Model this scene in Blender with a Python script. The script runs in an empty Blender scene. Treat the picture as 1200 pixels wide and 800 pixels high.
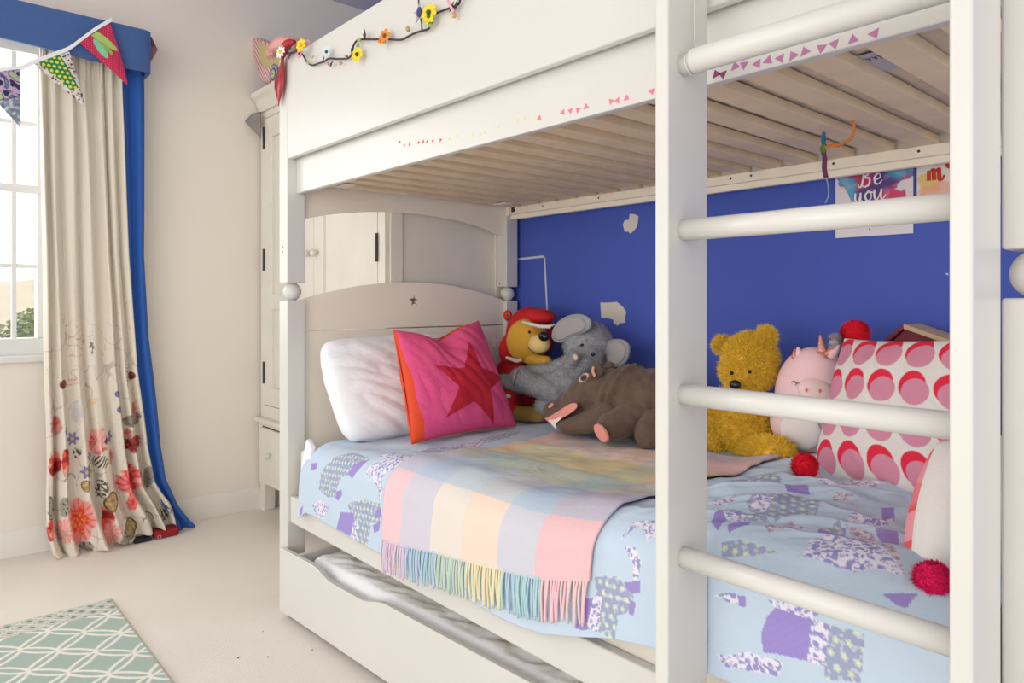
import bpy, bmesh, math, random
import numpy as np
from mathutils import Vector, Matrix, noise, Euler
random.seed(7); np.random.seed(7)
S = bpy.context.scene
COL = S.collection
PI = math.pi

# ------------------------------------------------------------------ camera, sky, lights, exposure
FL, CX, HY, EYE = 824.0, 600.0, 353.0, 1.06
TH = math.atan(730 / FL)
FWD = Vector((-math.cos(TH), math.sin(TH), 0)); RGT = Vector((math.sin(TH), math.cos(TH), 0)); UP = Vector((0, 0, 1))
CAM = Vector((0, 0, EYE))
cd = bpy.data.cameras.new('camera'); cam = bpy.data.objects.new('camera', cd); COL.objects.link(cam)
cam.location = CAM; cam.rotation_euler = (PI / 2, 0, PI / 2 - TH)
cd.sensor_width = 36; cd.lens = FL / 1200 * 36; cd.shift_y = -(400 - HY) / 1200; cd.clip_start = 0.02; cd.clip_end = 200
S.camera = cam
S.view_settings.view_transform = 'Standard'; S.view_settings.look = 'None'
S.view_settings.gamma = 1; S.view_settings.use_curve_mapping = False
S.view_settings.exposure = -0.24
w = bpy.data.worlds.new('sky'); S.world = w; w.use_nodes = True
w.node_tree.nodes['Background'].inputs[0].default_value = (1.0, 0.99, 0.975, 1)
w.node_tree.nodes['Background'].inputs[1].default_value = 1.6

def area(name, loc, target, sx, sy, power, col):
    l = bpy.data.lights.new(name, 'AREA'); l.shape = 'RECTANGLE'; l.size = sx; l.size_y = sy; l.energy = power; l.color = col
    o = bpy.data.objects.new(name, l); COL.objects.link(o); o.location = loc
    o.rotation_euler = (Vector(target) - Vector(loc)).to_track_quat('-Z', 'Y').to_euler()
    return o
area('ceiling_bounce_light', (-1.3, -1.0, 2.6), (-1.8, 0.9, 0.2), 2.4, 1.4, 13, (1.0, 0.98, 0.95))
area('room_fill_light', (-0.5, -2.4, 1.15), (-1.5, 1.6, 0.75), 2.8, 1.5, 38, (1.0, 0.985, 0.955))  # added fill lamp behind the camera, brightens the space under the bunk
area('window_daylight', (-3.75, -0.1, 1.5), (-1.5, 0.4, 0.9), 1.1, 1.3, 26, (0.98, 0.99, 1.0))

# ------------------------------------------------------------------ measuring helpers: sight lines of the surveyed camera
def ray(px, py): return FWD + RGT * ((px - CX) / FL) + UP * ((HY - py) / FL)
def atY(px, py, Y): r = ray(px, py); return CAM + r * (Y / r.y)
def atX(px, py, X): r = ray(px, py); return CAM + r * (X / r.x)
def atZ(px, py, Z): r = ray(px, py); return CAM + r * ((Z - EYE) / r.z)
def on_ball(px, py, c, r):
    d = ray(px, py).normalized(); c = Vector(c); t = (c - CAM).dot(d); m = CAM + d * t
    q = r * r - (m - c).length_squared
    p = CAM + d * (t - math.sqrt(max(q, 0)))
    return p, (p - c).normalized()

# ------------------------------------------------------------------ materials
def lin(c):
    return tuple(((v / 255) / 12.92 if v / 255 <= 0.04045 else ((v / 255 + 0.055) / 1.055) ** 2.4) for v in c)
MATS = {}
def mat(name, rgb=(200, 200, 200), rough=0.6, bump=0, bscale=200, var=0, vscale=8, metal=0, attr=None, sheen=0, coat=0, emit=0, detail=2):
    if name in MATS: return MATS[name]
    m = bpy.data.materials.new(name); m.use_nodes = True; nt = m.node_tree; b = nt.nodes['Principled BSDF']
    b.inputs['Base Color'].default_value = (*lin(rgb), 1); b.inputs['Roughness'].default_value = rough
    b.inputs['Metallic'].default_value = metal
    if sheen: b.inputs['Sheen Weight'].default_value = sheen
    if coat: b.inputs['Coat Weight'].default_value = coat; b.inputs['Coat Roughness'].default_value = 0.15
    tc = nt.nodes.new('ShaderNodeTexCoord')
    src = None
    if attr:
        a = nt.nodes.new('ShaderNodeAttribute'); a.attribute_name = attr; src = a.outputs['Color']
    if var:
        n = nt.nodes.new('ShaderNodeTexNoise'); n.inputs['Scale'].default_value = vscale; n.inputs['Detail'].default_value = 4
        nt.links.new(tc.outputs['Object'], n.inputs['Vector'])
        mx = nt.nodes.new('ShaderNodeMix'); mx.data_type = 'RGBA'; mx.blend_type = 'MULTIPLY'
        mr = nt.nodes.new('ShaderNodeMapRange'); mr.inputs[1].default_value = 0.3; mr.inputs[2].default_value = 0.7
        mr.inputs[3].default_value = 1 - var; mr.inputs[4].default_value = 1
        nt.links.new(n.outputs['Fac'], mr.inputs[0])
        mx.inputs[0].default_value = 1
        if src: nt.links.new(src, mx.inputs[6])
        else: mx.inputs[6].default_value = (*lin(rgb), 1)
        nt.links.new(mr.outputs[0], mx.inputs[7]); src = mx.outputs[2]
    if src: nt.links.new(src, b.inputs['Base Color'])
    if bump:
        n = nt.nodes.new('ShaderNodeTexNoise'); n.inputs['Scale'].default_value = bscale; n.inputs['Detail'].default_value = detail
        nt.links.new(tc.outputs['Object'], n.inputs['Vector'])
        bp = nt.nodes.new('ShaderNodeBump'); bp.inputs['Strength'].default_value = bump; bp.inputs['Distance'].default_value = 0.01
        nt.links.new(n.outputs['Fac'], bp.inputs['Height']); nt.links.new(bp.outputs[0], b.inputs['Normal'])
    MATS[name] = m; return m

PAINT = mat('bed_paint', (221, 218, 212), 0.32, var=0.04, vscale=3, bump=0.03, bscale=60)
PAINT_IN = mat('bed_paint_shade_lift', (250, 240, 224), 0.5, var=0.05, vscale=4)  # copy of the bed paint, lightened to offset shade on the inner parts
WARD = mat('wardrobe_paint', (238, 233, 221), 0.5, var=0.07, vscale=5, bump=0.05, bscale=90)
SLAT = mat('slat_wood', (240, 218, 186), 0.6, var=0.12, vscale=12)
DARK = mat('dark_metal_gap_shade', (60, 54, 48), 0.5)
CHROME = mat('brushed_metal', (190, 188, 182), 0.3, metal=0.8)
CREAMWALL = mat('wall_emulsion', (237, 228, 217), 0.85, bump=0.04, bscale=300)
BLUEWALL = mat('blue_wall_emulsion', (72, 94, 190), 0.75, bump=0.05, bscale=250, var=0.05, vscale=3)
PLASTER = mat('bare_plaster', (222, 214, 202), 0.9, bump=0.1, bscale=120)
CEIL = mat('ceiling_paint', (205, 205, 212), 0.9)
SKIRT = mat('skirting_gloss', (232, 227, 219), 0.4)
WINDOWP = mat('window_gloss', (222, 222, 219), 0.35)
WHITE_COTTON = mat('white_cotton', (244, 244, 246), 0.85, bump=0.15, bscale=60, detail=4)
BLACKP = mat('black_plastic', (18, 16, 16), 0.25)

# ------------------------------------------------------------------ object helpers
WL = {}
def root(name, loc, label, cat, group=None):
    o = bpy.data.objects.new(name, None); COL.objects.link(o); o.location = loc; o.empty_display_size = 0.1
    o['label'] = label; o['category'] = cat
    if group: o['group'] = group
    WL[o] = Vector(loc); return o
def tag(o, label, cat, group=None):
    o['label'] = label; o['category'] = cat
    if group: o['group'] = group
    return o
def link(name, me, parent=None, origin=None):
    o = bpy.data.objects.new(name, me); COL.objects.link(o)
    base = WL[parent] if parent else Vector(origin or (0, 0, 0))
    if base.length: me.transform(Matrix.Translation(-base))
    if parent: o.parent = parent
    else: o.location = base
    WL[o] = base; return o
def mk(name, bm, m, parent=None, bevel=0, smooth=False, origin=None, seg=2, label=None):
    me = bpy.data.meshes.new(name)
    bmesh.ops.recalc_face_normals(bm, faces=bm.faces)
    bm.to_mesh(me); bm.free()
    for x in (m if isinstance(m, (list, tuple)) else [m]): me.materials.append(x)
    if smooth: me.polygons.foreach_set('use_smooth', [True] * len(me.polygons))
    if origin is None and not parent and len(me.vertices):
        co = [v.co for v in me.vertices]
        origin = ((min(c.x for c in co) + max(c.x for c in co)) / 2, (min(c.y for c in co) + max(c.y for c in co)) / 2, min(c.z for c in co))
    o = link(name, me, parent, origin)
    if bevel:
        b = o.modifiers.new('bevel', 'BEVEL'); b.width = bevel; b.segments = seg; b.limit_method = 'ANGLE'; b.angle_limit = 0.6
        if not smooth: me.polygons.foreach_set('use_smooth', [True] * len(me.polygons)); b.harden_normals = True
    if label: o['label'] = label
    return o
def box(bm, x0, x1, y0, y1, z0, z1, M=None, mi=0):
    vs = [bm.verts.new((x, y, z)) for x in (x0, x1) for y in (y0, y1) for z in (z0, z1)]
    if M is not None:
        for v in vs: v.co = M @ v.co
    for f in ((0, 1, 3, 2), (4, 6, 7, 5), (0, 4, 5, 1), (2, 3, 7, 6), (0, 2, 6, 4), (1, 5, 7, 3)):
        bm.faces.new([vs[i] for i in f]).material_index = mi
    return vs
def B(*a, **k):
    bm = bmesh.new(); box(bm, *a, **k); return bm
def prism(bm, pts, off, mi=0):
    """closed polygon of 3D points extruded by vector off"""
    off = Vector(off); a = [bm.verts.new(p) for p in pts]; b = [bm.verts.new(Vector(p) + off) for p in pts]
    n = len(pts)
    bm.faces.new(a).material_index = mi; bm.faces.new(b[::-1]).material_index = mi
    for i in range(n): bm.faces.new((a[i], b[i], b[(i + 1) % n], a[(i + 1) % n])).material_index = mi
def frame_of(d):
    d = Vector(d).normalized(); a = Vector((0, 0, 1)) if abs(d.z) < 0.9 else Vector((1, 0, 0))
    u = d.cross(a).normalized(); return u, d.cross(u).normalized()
def tube(bm, pts, r, seg=12, cap=True, mi=0):
    pts = [Vector(p) for p in pts]; n = len(pts); rings = []
    rr = r if isinstance(r, (list, tuple)) else [r] * n
    u = None
    for i, p in enumerate(pts):
        d = (pts[min(i + 1, n - 1)] - pts[max(i - 1, 0)]).normalized()
        if u is None: u, v = frame_of(d)
        else:
            u = (u - d * u.dot(d)).normalized(); v = d.cross(u)
        rings.append([bm.verts.new(p + (u * math.cos(2 * PI * k / seg) + v * math.sin(2 * PI * k / seg)) * rr[i]) for k in range(seg)])
    for a, b in zip(rings, rings[1:]):
        for k in range(seg): bm.faces.new((a[k], a[(k + 1) % seg], b[(k + 1) % seg], b[k])).material_index = mi
    if cap:
        bm.faces.new(rings[0][::-1]).material_index = mi; bm.faces.new(rings[-1]).material_index = mi
def ball(bm, c, r, rot=None, seg=20, mi=0):
    if not isinstance(r, (list, tuple)): r = (r, r, r)
    M = Matrix.Translation(Vector(c)) @ ((rot if isinstance(rot, Matrix) else Euler(rot).to_matrix().to_4x4()) if rot is not None else Matrix.Identity(4)) @ Matrix.Diagonal((*r, 1))
    g = bmesh.ops.create_uvsphere(bm, u_segments=seg, v_segments=max(6, seg * 2 // 3), radius=1, matrix=M)
    for v in g['verts']:
        for f in v.link_faces: f.material_index = mi
def disc(bm, c, n, r, sx=1, sy=1, ang=0, th=0.001, seg=20, mi=0):
    u, v = frame_of(n); n = Vector(n).normalized()
    ca, sa = math.cos(ang), math.sin(ang)
    u2 = u * ca + v * sa; v2 = v * ca - u * sa
    pts = [Vector(c) + u2 * (r * sx * math.cos(2 * PI * k / seg)) + v2 * (r * sy * math.sin(2 * PI * k / seg)) for k in range(seg)]
    prism(bm, pts, n * th, mi)
def catmull(P, n=8):
    P = [Vector(p) for p in P]; Q = [P[0] * 2 - P[1]] + P + [P[-1] * 2 - P[-2]]; out = []
    for i in range(1, len(Q) - 2):
        for k in range(n):
            t = k / n; a, b, c, d = Q[i - 1:i + 3]
            out.append(0.5 * ((2 * b) + (c - a) * t + (2 * a - 5 * b + 4 * c - d) * t * t + (3 * b - a - 3 * c + d) * t ** 3))
    out.append(P[-1]); return out
def grid_mesh(name, P, col=None, m=None, parent=None, thick=0, origin=None, mats=None, facemat=None):
    """P: (N,M,3) array of points -> one surface with optional colour attribute"""
    N, M_, _ = P.shape; me = bpy.data.meshes.new(name)
    idx = np.arange(N * M_).reshape(N, M_)
    f = np.stack([idx[:-1, :-1], idx[1:, :-1], idx[1:, 1:], idx[:-1, 1:]], -1).reshape(-1, 4)
    me.vertices.add(N * M_); me.vertices.foreach_set('co', P.astype(np.float32).ravel())
    me.loops.add(f.size); me.loops.foreach_set('vertex_index', f.ravel().astype(np.int32))
    me.polygons.add(len(f)); me.polygons.foreach_set('loop_start', np.arange(0, f.size, 4, dtype=np.int32))
    me.polygons.foreach_set('use_smooth', [True] * len(f))
    me.update(); me.validate()
    if col is not None:
        c = np.asarray(col, float) / 255; l = np.where(c <= 0.04045, c / 12.92, ((c + 0.055) / 1.055) ** 2.4)
        a = me.color_attributes.new('Paint', 'FLOAT_COLOR', 'POINT')
        a.data.foreach_set('color', np.concatenate([l.reshape(-1, 3), np.ones((N * M_, 1))], 1).astype(np.float32).ravel())
    me.materials.append(m)
    if origin is None and not parent:
        q = P.reshape(-1, 3); origin = (float((q[:, 0].min() + q[:, 0].max()) / 2), float((q[:, 1].min() + q[:, 1].max()) / 2), float(q[:, 2].min()))
    o = link(name, me, parent, origin)
    if thick:
        s = o.modifiers.new('solid', 'SOLIDIFY'); s.thickness = thick; s.offset = 0
    return o
def nz(x, y, s=1.0, seed=0.0):  # smooth value noise on arrays
    f = np.vectorize(lambda a, b: noise.noise(Vector((a * s, b * s, seed)))); return f(x, y)
def nz_fast(X, Y, s, seed=0.0, n=72):
    """noise evaluated on a coarse lattice then interpolated, for big grids"""
    x0, x1, y0, y1 = X.min(), X.max() + 1e-6, Y.min(), Y.max() + 1e-6
    nx = max(4, min(620, int((x1 - x0) * s * 4) + 4)); ny = max(4, min(620, int((y1 - y0) * s * 4) + 4))
    gx = np.linspace(x0, x1, nx); gy = np.linspace(y0, y1, ny); G = nz(*np.meshgrid(gx, gy, indexing='ij'), s, seed)
    fx = (X - x0) / (x1 - x0) * (nx - 1); fy = (Y - y0) / (y1 - y0) * (ny - 1)
    ix = np.clip(fx.astype(int), 0, nx - 2); iy = np.clip(fy.astype(int), 0, ny - 2); tx = fx - ix; ty = fy - iy
    tx = tx * tx * (3 - 2 * tx); ty = ty * ty * (3 - 2 * ty)
    return (G[ix, iy] * (1 - tx) + G[ix + 1, iy] * tx) * (1 - ty) + (G[ix, iy + 1] * (1 - tx) + G[ix + 1, iy + 1] * tx) * ty
def sm(a, b, x):
    t = np.clip((x - a) / (b - a), 0, 1); return t * t * (3 - 2 * t)
def mixc(C_, mask, rgb):
    m = np.clip(mask, 0, 1)[..., None]; C_[:] = C_ * (1 - m) + np.array(rgb, float) * m

# plush bodies: blobs fused into one skin
def duvet_top(x, y=0):
    return 0.597 + 0.035 * sm(-2.1, -1.6, x) + 0.036 * sm(-1.1, -0.75, x)
def plush(name, blobs, m, parent, voxel=0.006, smooth=6, fur=0, furlen=0.008, furw=0.0012, lump=0, label=None):
    bm = bmesh.new()
    for b in blobs:
        if b[0] == 'e': ball(bm, b[1], b[2], b[3] if len(b) > 3 else None, seg=24)
        else:
            p0, p1, r0, r1 = Vector(b[1]), Vector(b[2]), b[3], b[4]
            n = max(3, int((p1 - p0).length / (min(r0, r1) * 0.35)))
            for i in range(n + 1):
                t = i / n; ball(bm, p0.lerp(p1, t), r0 + (r1 - r0) * t, seg=16)
    me = bpy.data.meshes.new(name); bm.to_mesh(me); bm.free()
    t = bpy.data.objects.new('temp', me); COL.objects.link(t)
    r = t.modifiers.new('r', 'REMESH'); r.mode = 'VOXEL'; r.voxel_size = voxel; r.use_smooth_shade = True
    s = t.modifiers.new('s', 'SMOOTH'); s.iterations = smooth; s.factor = 0.5
    dg = bpy.context.evaluated_depsgraph_get(); dg.update()
    me2 = bpy.data.meshes.new_from_object(t.evaluated_get(dg)); bpy.data.objects.remove(t); bpy.data.meshes.remove(me)
    me2.name = name
    if lump:
        for v in me2.vertices: v.co += v.normal * noise.noise(v.co * 40) * lump
    for v in me2.vertices:
        flat = float(duvet_top(v.co.x)) + 0.012
        if v.co.z < flat: v.co.z = flat + (v.co.z - flat) * 0.04
    me2.update()
    if fur:
        V = np.zeros(len(me2.vertices) * 3); me2.vertices.foreach_get('co', V); V = V.reshape(-1, 3)
        Nn = np.zeros(len(me2.vertices) * 3); me2.vertices.foreach_get('normal', Nn); Nn = Nn.reshape(-1, 3)
        k = np.random.randint(0, len(V), fur)
        rnd = np.random.normal(0, 1, (fur, 3)); base = V[k] + np.random.normal(0, voxel * 0.4, (fur, 3))
        d = Nn[k] + rnd * 0.55; d /= np.linalg.norm(d, axis=1)[:, None]
        side = np.cross(d, np.random.normal(0, 1, (fur, 3))); side /= np.linalg.norm(side, axis=1)[:, None]
        L = furlen * (0.6 + 0.8 * np.random.rand(fur, 1)); bend = np.random.normal(0, 1, (fur, 3)) * furlen * 0.45
        a = base - Nn[k] * 0.002 - side * furw; b = base - Nn[k] * 0.002 + side * furw; c = base + d * L * 0.6 + side * furw * 0.8; c2 = base + d * L * 0.6 - side * furw * 0.8; e = base + d * L + bend
        bm = bmesh.new(); bm.from_mesh(me2)
        n0 = len(bm.verts)
        vs = [[bm.verts.new(x) for x in q] for q in zip(a, b, c, c2, e)]
        for q in vs:
            bm.faces.new((q[0], q[1], q[2], q[3])); bm.faces.new((q[3], q[2], q[4]))
        bm.to_mesh(me2); bm.free()
    me2.materials.clear(); me2.materials.append(m)
    me2.polygons.foreach_set('use_smooth', [True] * len(me2.polygons))
    o = link(name, me2, parent, None if parent else (0, 0, 0))
    if label: o['label'] = label
    return o
# ================================================================== THE SETTING
XW, YW, ZC = -3.565, 2.06, 2.72
def struct(name, bm, m, **k):
    o = mk(name, bm, m, origin=(0, 0, 0), **k); o['kind'] = 'structure'; return o
# floor: cut-pile carpet
cm = mat('carpet', (241, 233, 223), 0.95, bump=0.35, bscale=420, var=0.05, vscale=3)
struct('floor', B(XW - 0.2, 1.6, -3.2, YW + 0.15, -0.06, 0), cm)
# left wall with the window opening
WY0, WY1, WZ0, WZ1 = -0.62, 0.50, 0.83, 2.19
bm = bmesh.new()
box(bm, XW - 0.2, XW, WY1, YW + 0.15, 0, ZC); box(bm, XW - 0.2, XW, -3.2, WY0, 0, ZC)
box(bm, XW - 0.2, XW, WY0, WY1, 0, WZ0); box(bm, XW - 0.2, XW, WY0, WY1, WZ1, ZC)
struct('wall_left', bm, CREAMWALL)
# blue back wall with patches where the paint has come off
bm = bmesh.new(); box(bm, XW, 1.6, YW, YW + 0.12, 0, ZC)
def patch(cx, cz, pts):
    prism(bm, [(cx + a * 0.0041, YW - 0.0004, cz - b * 0.0031) for a, b in pts], (0, 0.002, 0), 1)
patch(-1.661, 1.348, [(-9, 0), (-7, -5), (-2, -5), (-1, -12), (4, -11), (9, -8), (8, 0), (6, 6), (0, 12), (-3, 9), (-7, 9)])
patch(-1.752, 1.015, [(-14, -13), (-4, -13), (6, -14), (13, -8), (17, -2), (16, 5), (16, 11), (10, 12), (7, 15), (2, 12), (2, 8), (-6, 6), (-13, 6)])
patch(-0.62, 1.13, [(-1, -1), (1, -1), (1, 1)]); patch(-1.5, 0.62, [(-2, -1), (1, -2), (2, 1), (0, 2)])
struct('wall_back', bm, [BLUEWALL, PLASTER])
struct('ceiling', B(XW - 0.2, 1.6, -3.2, YW + 0.15, ZC, ZC + 0.08), CEIL)
def skirting(name, a, b, n):
    a, b, n = Vector(a), Vector(b), Vector(n)
    pr = [(0, 0), (0.018, 0), (0.018, 0.075), (0.014, 0.085), (0.011, 0.1), (0.006, 0.108), (0, 0.112)]
    bm = bmesh.new(); prism(bm, [a + n * p + UP * q for p, q in pr], b - a)
    return struct(name, bm, SKIRT, bevel=0.0015)
skirting('baseboard_left', (XW, -3.2, 0), (XW, YW, 0), (1, 0, 0))
skirting('baseboard_back', (XW + 0.02, YW, 0), (1.6, YW, 0), (0, -1, 0))
# sash window
bm = bmesh.new(); fx0, fx1 = -3.66, -3.585
box(bm, fx0, fx1, WY0, WY1, WZ0, 0.905); box(bm, fx0, fx1, WY0, WY1, 2.11, WZ1)
box(bm, fx0, fx1, 0.472, WY1, 0.905, 2.11); box(bm, fx0, fx1, WY0, WY0 + 0.028, 0.905, 2.11)
win = struct('window_1', bm, WINDOWP, bevel=0.003)
bm = bmesh.new(); box(bm, -3.615, -3.583, WY0 + 0.001, WY1 - 0.001, 1.518, 1.552); win2 = mk('meeting_rail', bm, WINDOWP, win, bevel=0.003)
for y in (0.393, 0.16, -0.06, -0.28, -0.513): mk('glazing_bar', B(-3.615, -3.597, y - 0.009, y + 0.009, 0.9, 2.115), WINDOWP, win, bevel=0.003)
for z in (1.21, 1.815): mk('glazing_bar', B(-3.613, -3.6, WY0, WY1, z - 0.009, z + 0.009), WINDOWP, win, bevel=0.003)
g = bpy.data.materials.new('window_glass'); g.use_nodes = True; nt = g.node_tree; nt.nodes.clear()
o_ = nt.nodes.new('ShaderNodeOutputMaterial'); t_ = nt.nodes.new('ShaderNodeBsdfTransparent'); gl = nt.nodes.new('ShaderNodeBsdfGlossy'); gl.inputs['Roughness'].default_value = 0.02
mx = nt.nodes.new('ShaderNodeMixShader'); mx.inputs[0].default_value = 0.05
nt.links.new(t_.outputs[0], mx.inputs[1]); nt.links.new(gl.outputs[0], mx.inputs[2]); nt.links.new(mx.outputs[0], o_.inputs[0])
mk('glass', B(-3.609, -3.606, WY0, WY1, 0.9, 2.12), g, win)
bm = bmesh.new(); box(bm, -3.6, XW + 0.028, WY0 - 0.05, WY1 + 0.03, 0.805, 0.832); mk('window_sill', bm, WINDOWP, win, bevel=0.004)
mk('architrave', B(XW - 0.002, XW + 0.014, WY1, WY1 + 0.05, 0.83, 2.2), WINDOWP, win, bevel=0.004)

# garden seen through the panes
lawn = mat('meadow', (196, 180, 130), 1, var=0.25, vscale=0.3)
bm = bmesh.new(); box(bm, -60, -4.6, -30, 30, -3.2, -3.0)
f_ = struct('trim_1', bm, lawn); f_.name = 'ground_outside'
leafm = [mat('leaf_light', (186, 192, 120), 0.6, var=.3, vscale=3), mat('leaf_mid', (140, 160, 98), 0.6, var=.3, vscale=3)]  # leaf greens lightened, distance haze mixed into the colour
def shrub(name, c, r, n, mi, label, sz=0.03):
    bm = bmesh.new(); rnd = random.Random(n + mi)
    tube(bm, [(c[0], c[1], -3.0), (c[0], c[1], c[2])], [0.12, 0.05], 8, mi=1)
    for _ in range(n):
        d = Vector((rnd.gauss(0, 1), rnd.gauss(0, 1), rnd.gauss(0, 1))).normalized(); d *= (rnd.random() ** 0.25) * (1 + .35 * noise.noise(d * 2.5 + Vector(c)))
        p = Vector(c) + Vector((d.x * r[0], d.y * r[1], d.z * r[2])); u, v = frame_of((rnd.gauss(0, 1), rnd.gauss(0, 1), rnd.gauss(0, 1)))
        s = sz * (0.6 + rnd.random()); a = [bm.verts.new(p - u * s), bm.verts.new(p - v * s * 0.5), bm.verts.new(p + u * s), bm.verts.new(p + v * s * 0.5)]
        bm.faces.new(a)
    return tag(mk(name, bm, [leafm[mi], SLAT]), label, 'shrub')
shrub('garden_shrub', (-12.0, 1.78, 0.15), (0.8, 0.55, 1.0), 13000, 1, 'dark green leafy shrub outside, low in the bottom window panes')
shrub('garden_shrub', (-12.6, 0.72, 0.0), (0.9, 0.78, 0.95), 12000, 0, 'light yellow green bush outside, left of the dark green shrub')
# hill behind the garden, haze painted into its pale colour
Xh, Yh = np.meshgrid(np.linspace(-58, -24, 40), np.linspace(-30, 30, 60), indexing='ij')
Zh = -3.05 + 5.2 * np.exp(-((Xh + 42) / 11) ** 2) * (1 + 0.12 * nz_fast(Xh, Yh, .12, 3)) + .25 * nz_fast(Xh, Yh, .8, 1)
hl = grid_mesh('ground_hill', np.stack([Xh, Yh, Zh], -1), None, mat('field_painted_haze', (226, 214, 190), 1, var=.15, vscale=.5), origin=(0, 0, 0)); hl['kind'] = 'structure'

# ================================================================== RUG
rugP = mat('rug_weave', (120, 150, 135), 0.95, attr='Paint', bump=0.25, bscale=500)
rx0, rx1, ry0, ry1 = -2.80, -1.2, -1.6, 0.59
nx, ny = 480, 640
X, Y = np.meshgrid(np.linspace(rx0, rx1, nx), np.linspace(ry0, ry1, ny), indexing='ij')
Cc = np.zeros((nx, ny, 3)); Cc[:] = (172, 190, 179)
by = ry1 - Y; bx = X - rx0
ga_ = ((X + 2.566) + (Y - 0.463)) / 0.168; gb_ = ((X + 2.566) - (Y - 0.463)) / 0.168
wob = 0.02 * nz_fast(X, Y, 60, 2.0)
def lens(a_, b_): return np.abs(np.abs(a_ - np.round(a_)) - (0.125 * np.abs(np.sin(PI * b_)) ** 0.45)) + wob * .5
d = np.minimum(lens(ga_, gb_), lens(gb_, ga_))
mixc(Cc, 1 - sm(0.036, 0.055, d), (242, 238, 228))
band = bx < 0.115
ka, kb = ((X - rx0) + (Y - ry0)) / 0.058, ((X - rx0) - (Y - ry0)) / 0.058
q = np.minimum(np.abs((ka % 1) - .5), np.abs((kb % 1) - .5)); q2 = np.maximum(np.abs((ka % 1) - .5), np.abs((kb % 1) - .5))
rr_b = np.maximum(np.abs(((ka + .5) % 1) - .5), np.abs(((kb + .5) % 1) - .5))
bc = np.zeros_like(Cc); bc[:] = (156, 170, 158); mixc(bc, 1 - sm(0.07, 0.12, q), (230, 226, 214)); mixc(bc, (np.abs(rr_b - 0.27) < .05), (226, 222, 208)); mixc(bc, rr_b < .16, (118, 144, 134))
Cc[band] = bc[band]
edge = np.minimum(np.minimum(bx, rx1 - X), np.minimum(by, Y - ry0))
mixc(Cc, 1 - sm(0.008, 0.011, edge), (200, 196, 182))
P = np.stack([X, Y, np.full_like(X, 0.0085) - 0.004 * (edge < 0.004)], -1)
rug = grid_mesh('rug', P, Cc, rugP, thick=0.008, origin=(-2.0, -0.5, 0.0))
tag(rug, 'flat-woven sage green rug with cream wavy lattice on the carpet', 'rug')
for i, (px, py, col) in enumerate([(279, 771, (120, 80, 40)), (314, 770, (70, 150, 200)), (366, 762, (180, 130, 110)), (308, 740, (200, 160, 120))]):
    p = atZ(px, py, 0); bm = bmesh.new(); ball(bm, p + UP * 0.002, (0.003, 0.0025, 0.002), seg=8)
    tag(mk('crumb', bm, mat('crumb_%d' % i, col, 0.8)), ['tiny brown crumb on the carpet, left of the blue speck', 'tiny blue speck on the carpet in front of the bed drawer', 'tiny pinkish crumb on the carpet nearest the bed drawer', 'tiny tan crumb on the carpet behind the blue speck'][i], 'crumb')
# ================================================================== BUNK BED
XL0, XL1, XR0, XR1 = -2.332, -2.267, -0.243, -0.178      # left and right posts
YF0, YF1, YB0, YB1 = 1.0, 1.065, 1.977, 2.042
bed = root('bunk_bed', (-1.255, 1.52, 0), 'white painted wooden bunk bed with a ladder, standing against the blue wall', 'bunk bed')
def post(x0, x1, y0, y1):
    cx, cy = (x0 + x1) / 2, (y0 + y1) / 2
    lo = mk('post', B(x0, x1, y0, y1, 0.0, 1.064), PAINT, bed, bevel=0.004)
    up = mk('post', B(x0, x1, y0, y1, 1.122, 1.885), PAINT, bed, bevel=0.004)
    bm = bmesh.new(); ball(bm, (cx, cy, 1.093), (0.031, 0.031, 0.0305), seg=28); tube(bm, [(cx, cy, 1.05), (cx, cy, 1.13)], 0.014)
    mk('ball_spacer', bm, PAINT, bed, smooth=True)
    bm = bmesh.new(); tube(bm, [(cx, y0 - 0.0006, 1.10 + .03), (cx, y0 + 0.002, 1.13)], 0.003, 8)
    return up
for a in ((XL0, XL1), (XR0, XR1)):
    for b in ((YF0, YF1), (YB0, YB1)): post(*a, *b)
for c_, sy_ in (((XL0 + 0.03, YF0 - 0.0003, 1.228), 1), ((XL0 + 0.033, YF0 - 0.0003, 1.243), 1), (((XL0 + XL1) / 2 - .012, YB0 - 0.0003, 1.137), 1.6)):
    bm = bmesh.new(); disc(bm, c_, (0, -1, 0), 0.003, 1, sy_, th=0.0006, seg=8); mk('screw_hole', bm, DARK, bed)
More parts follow.
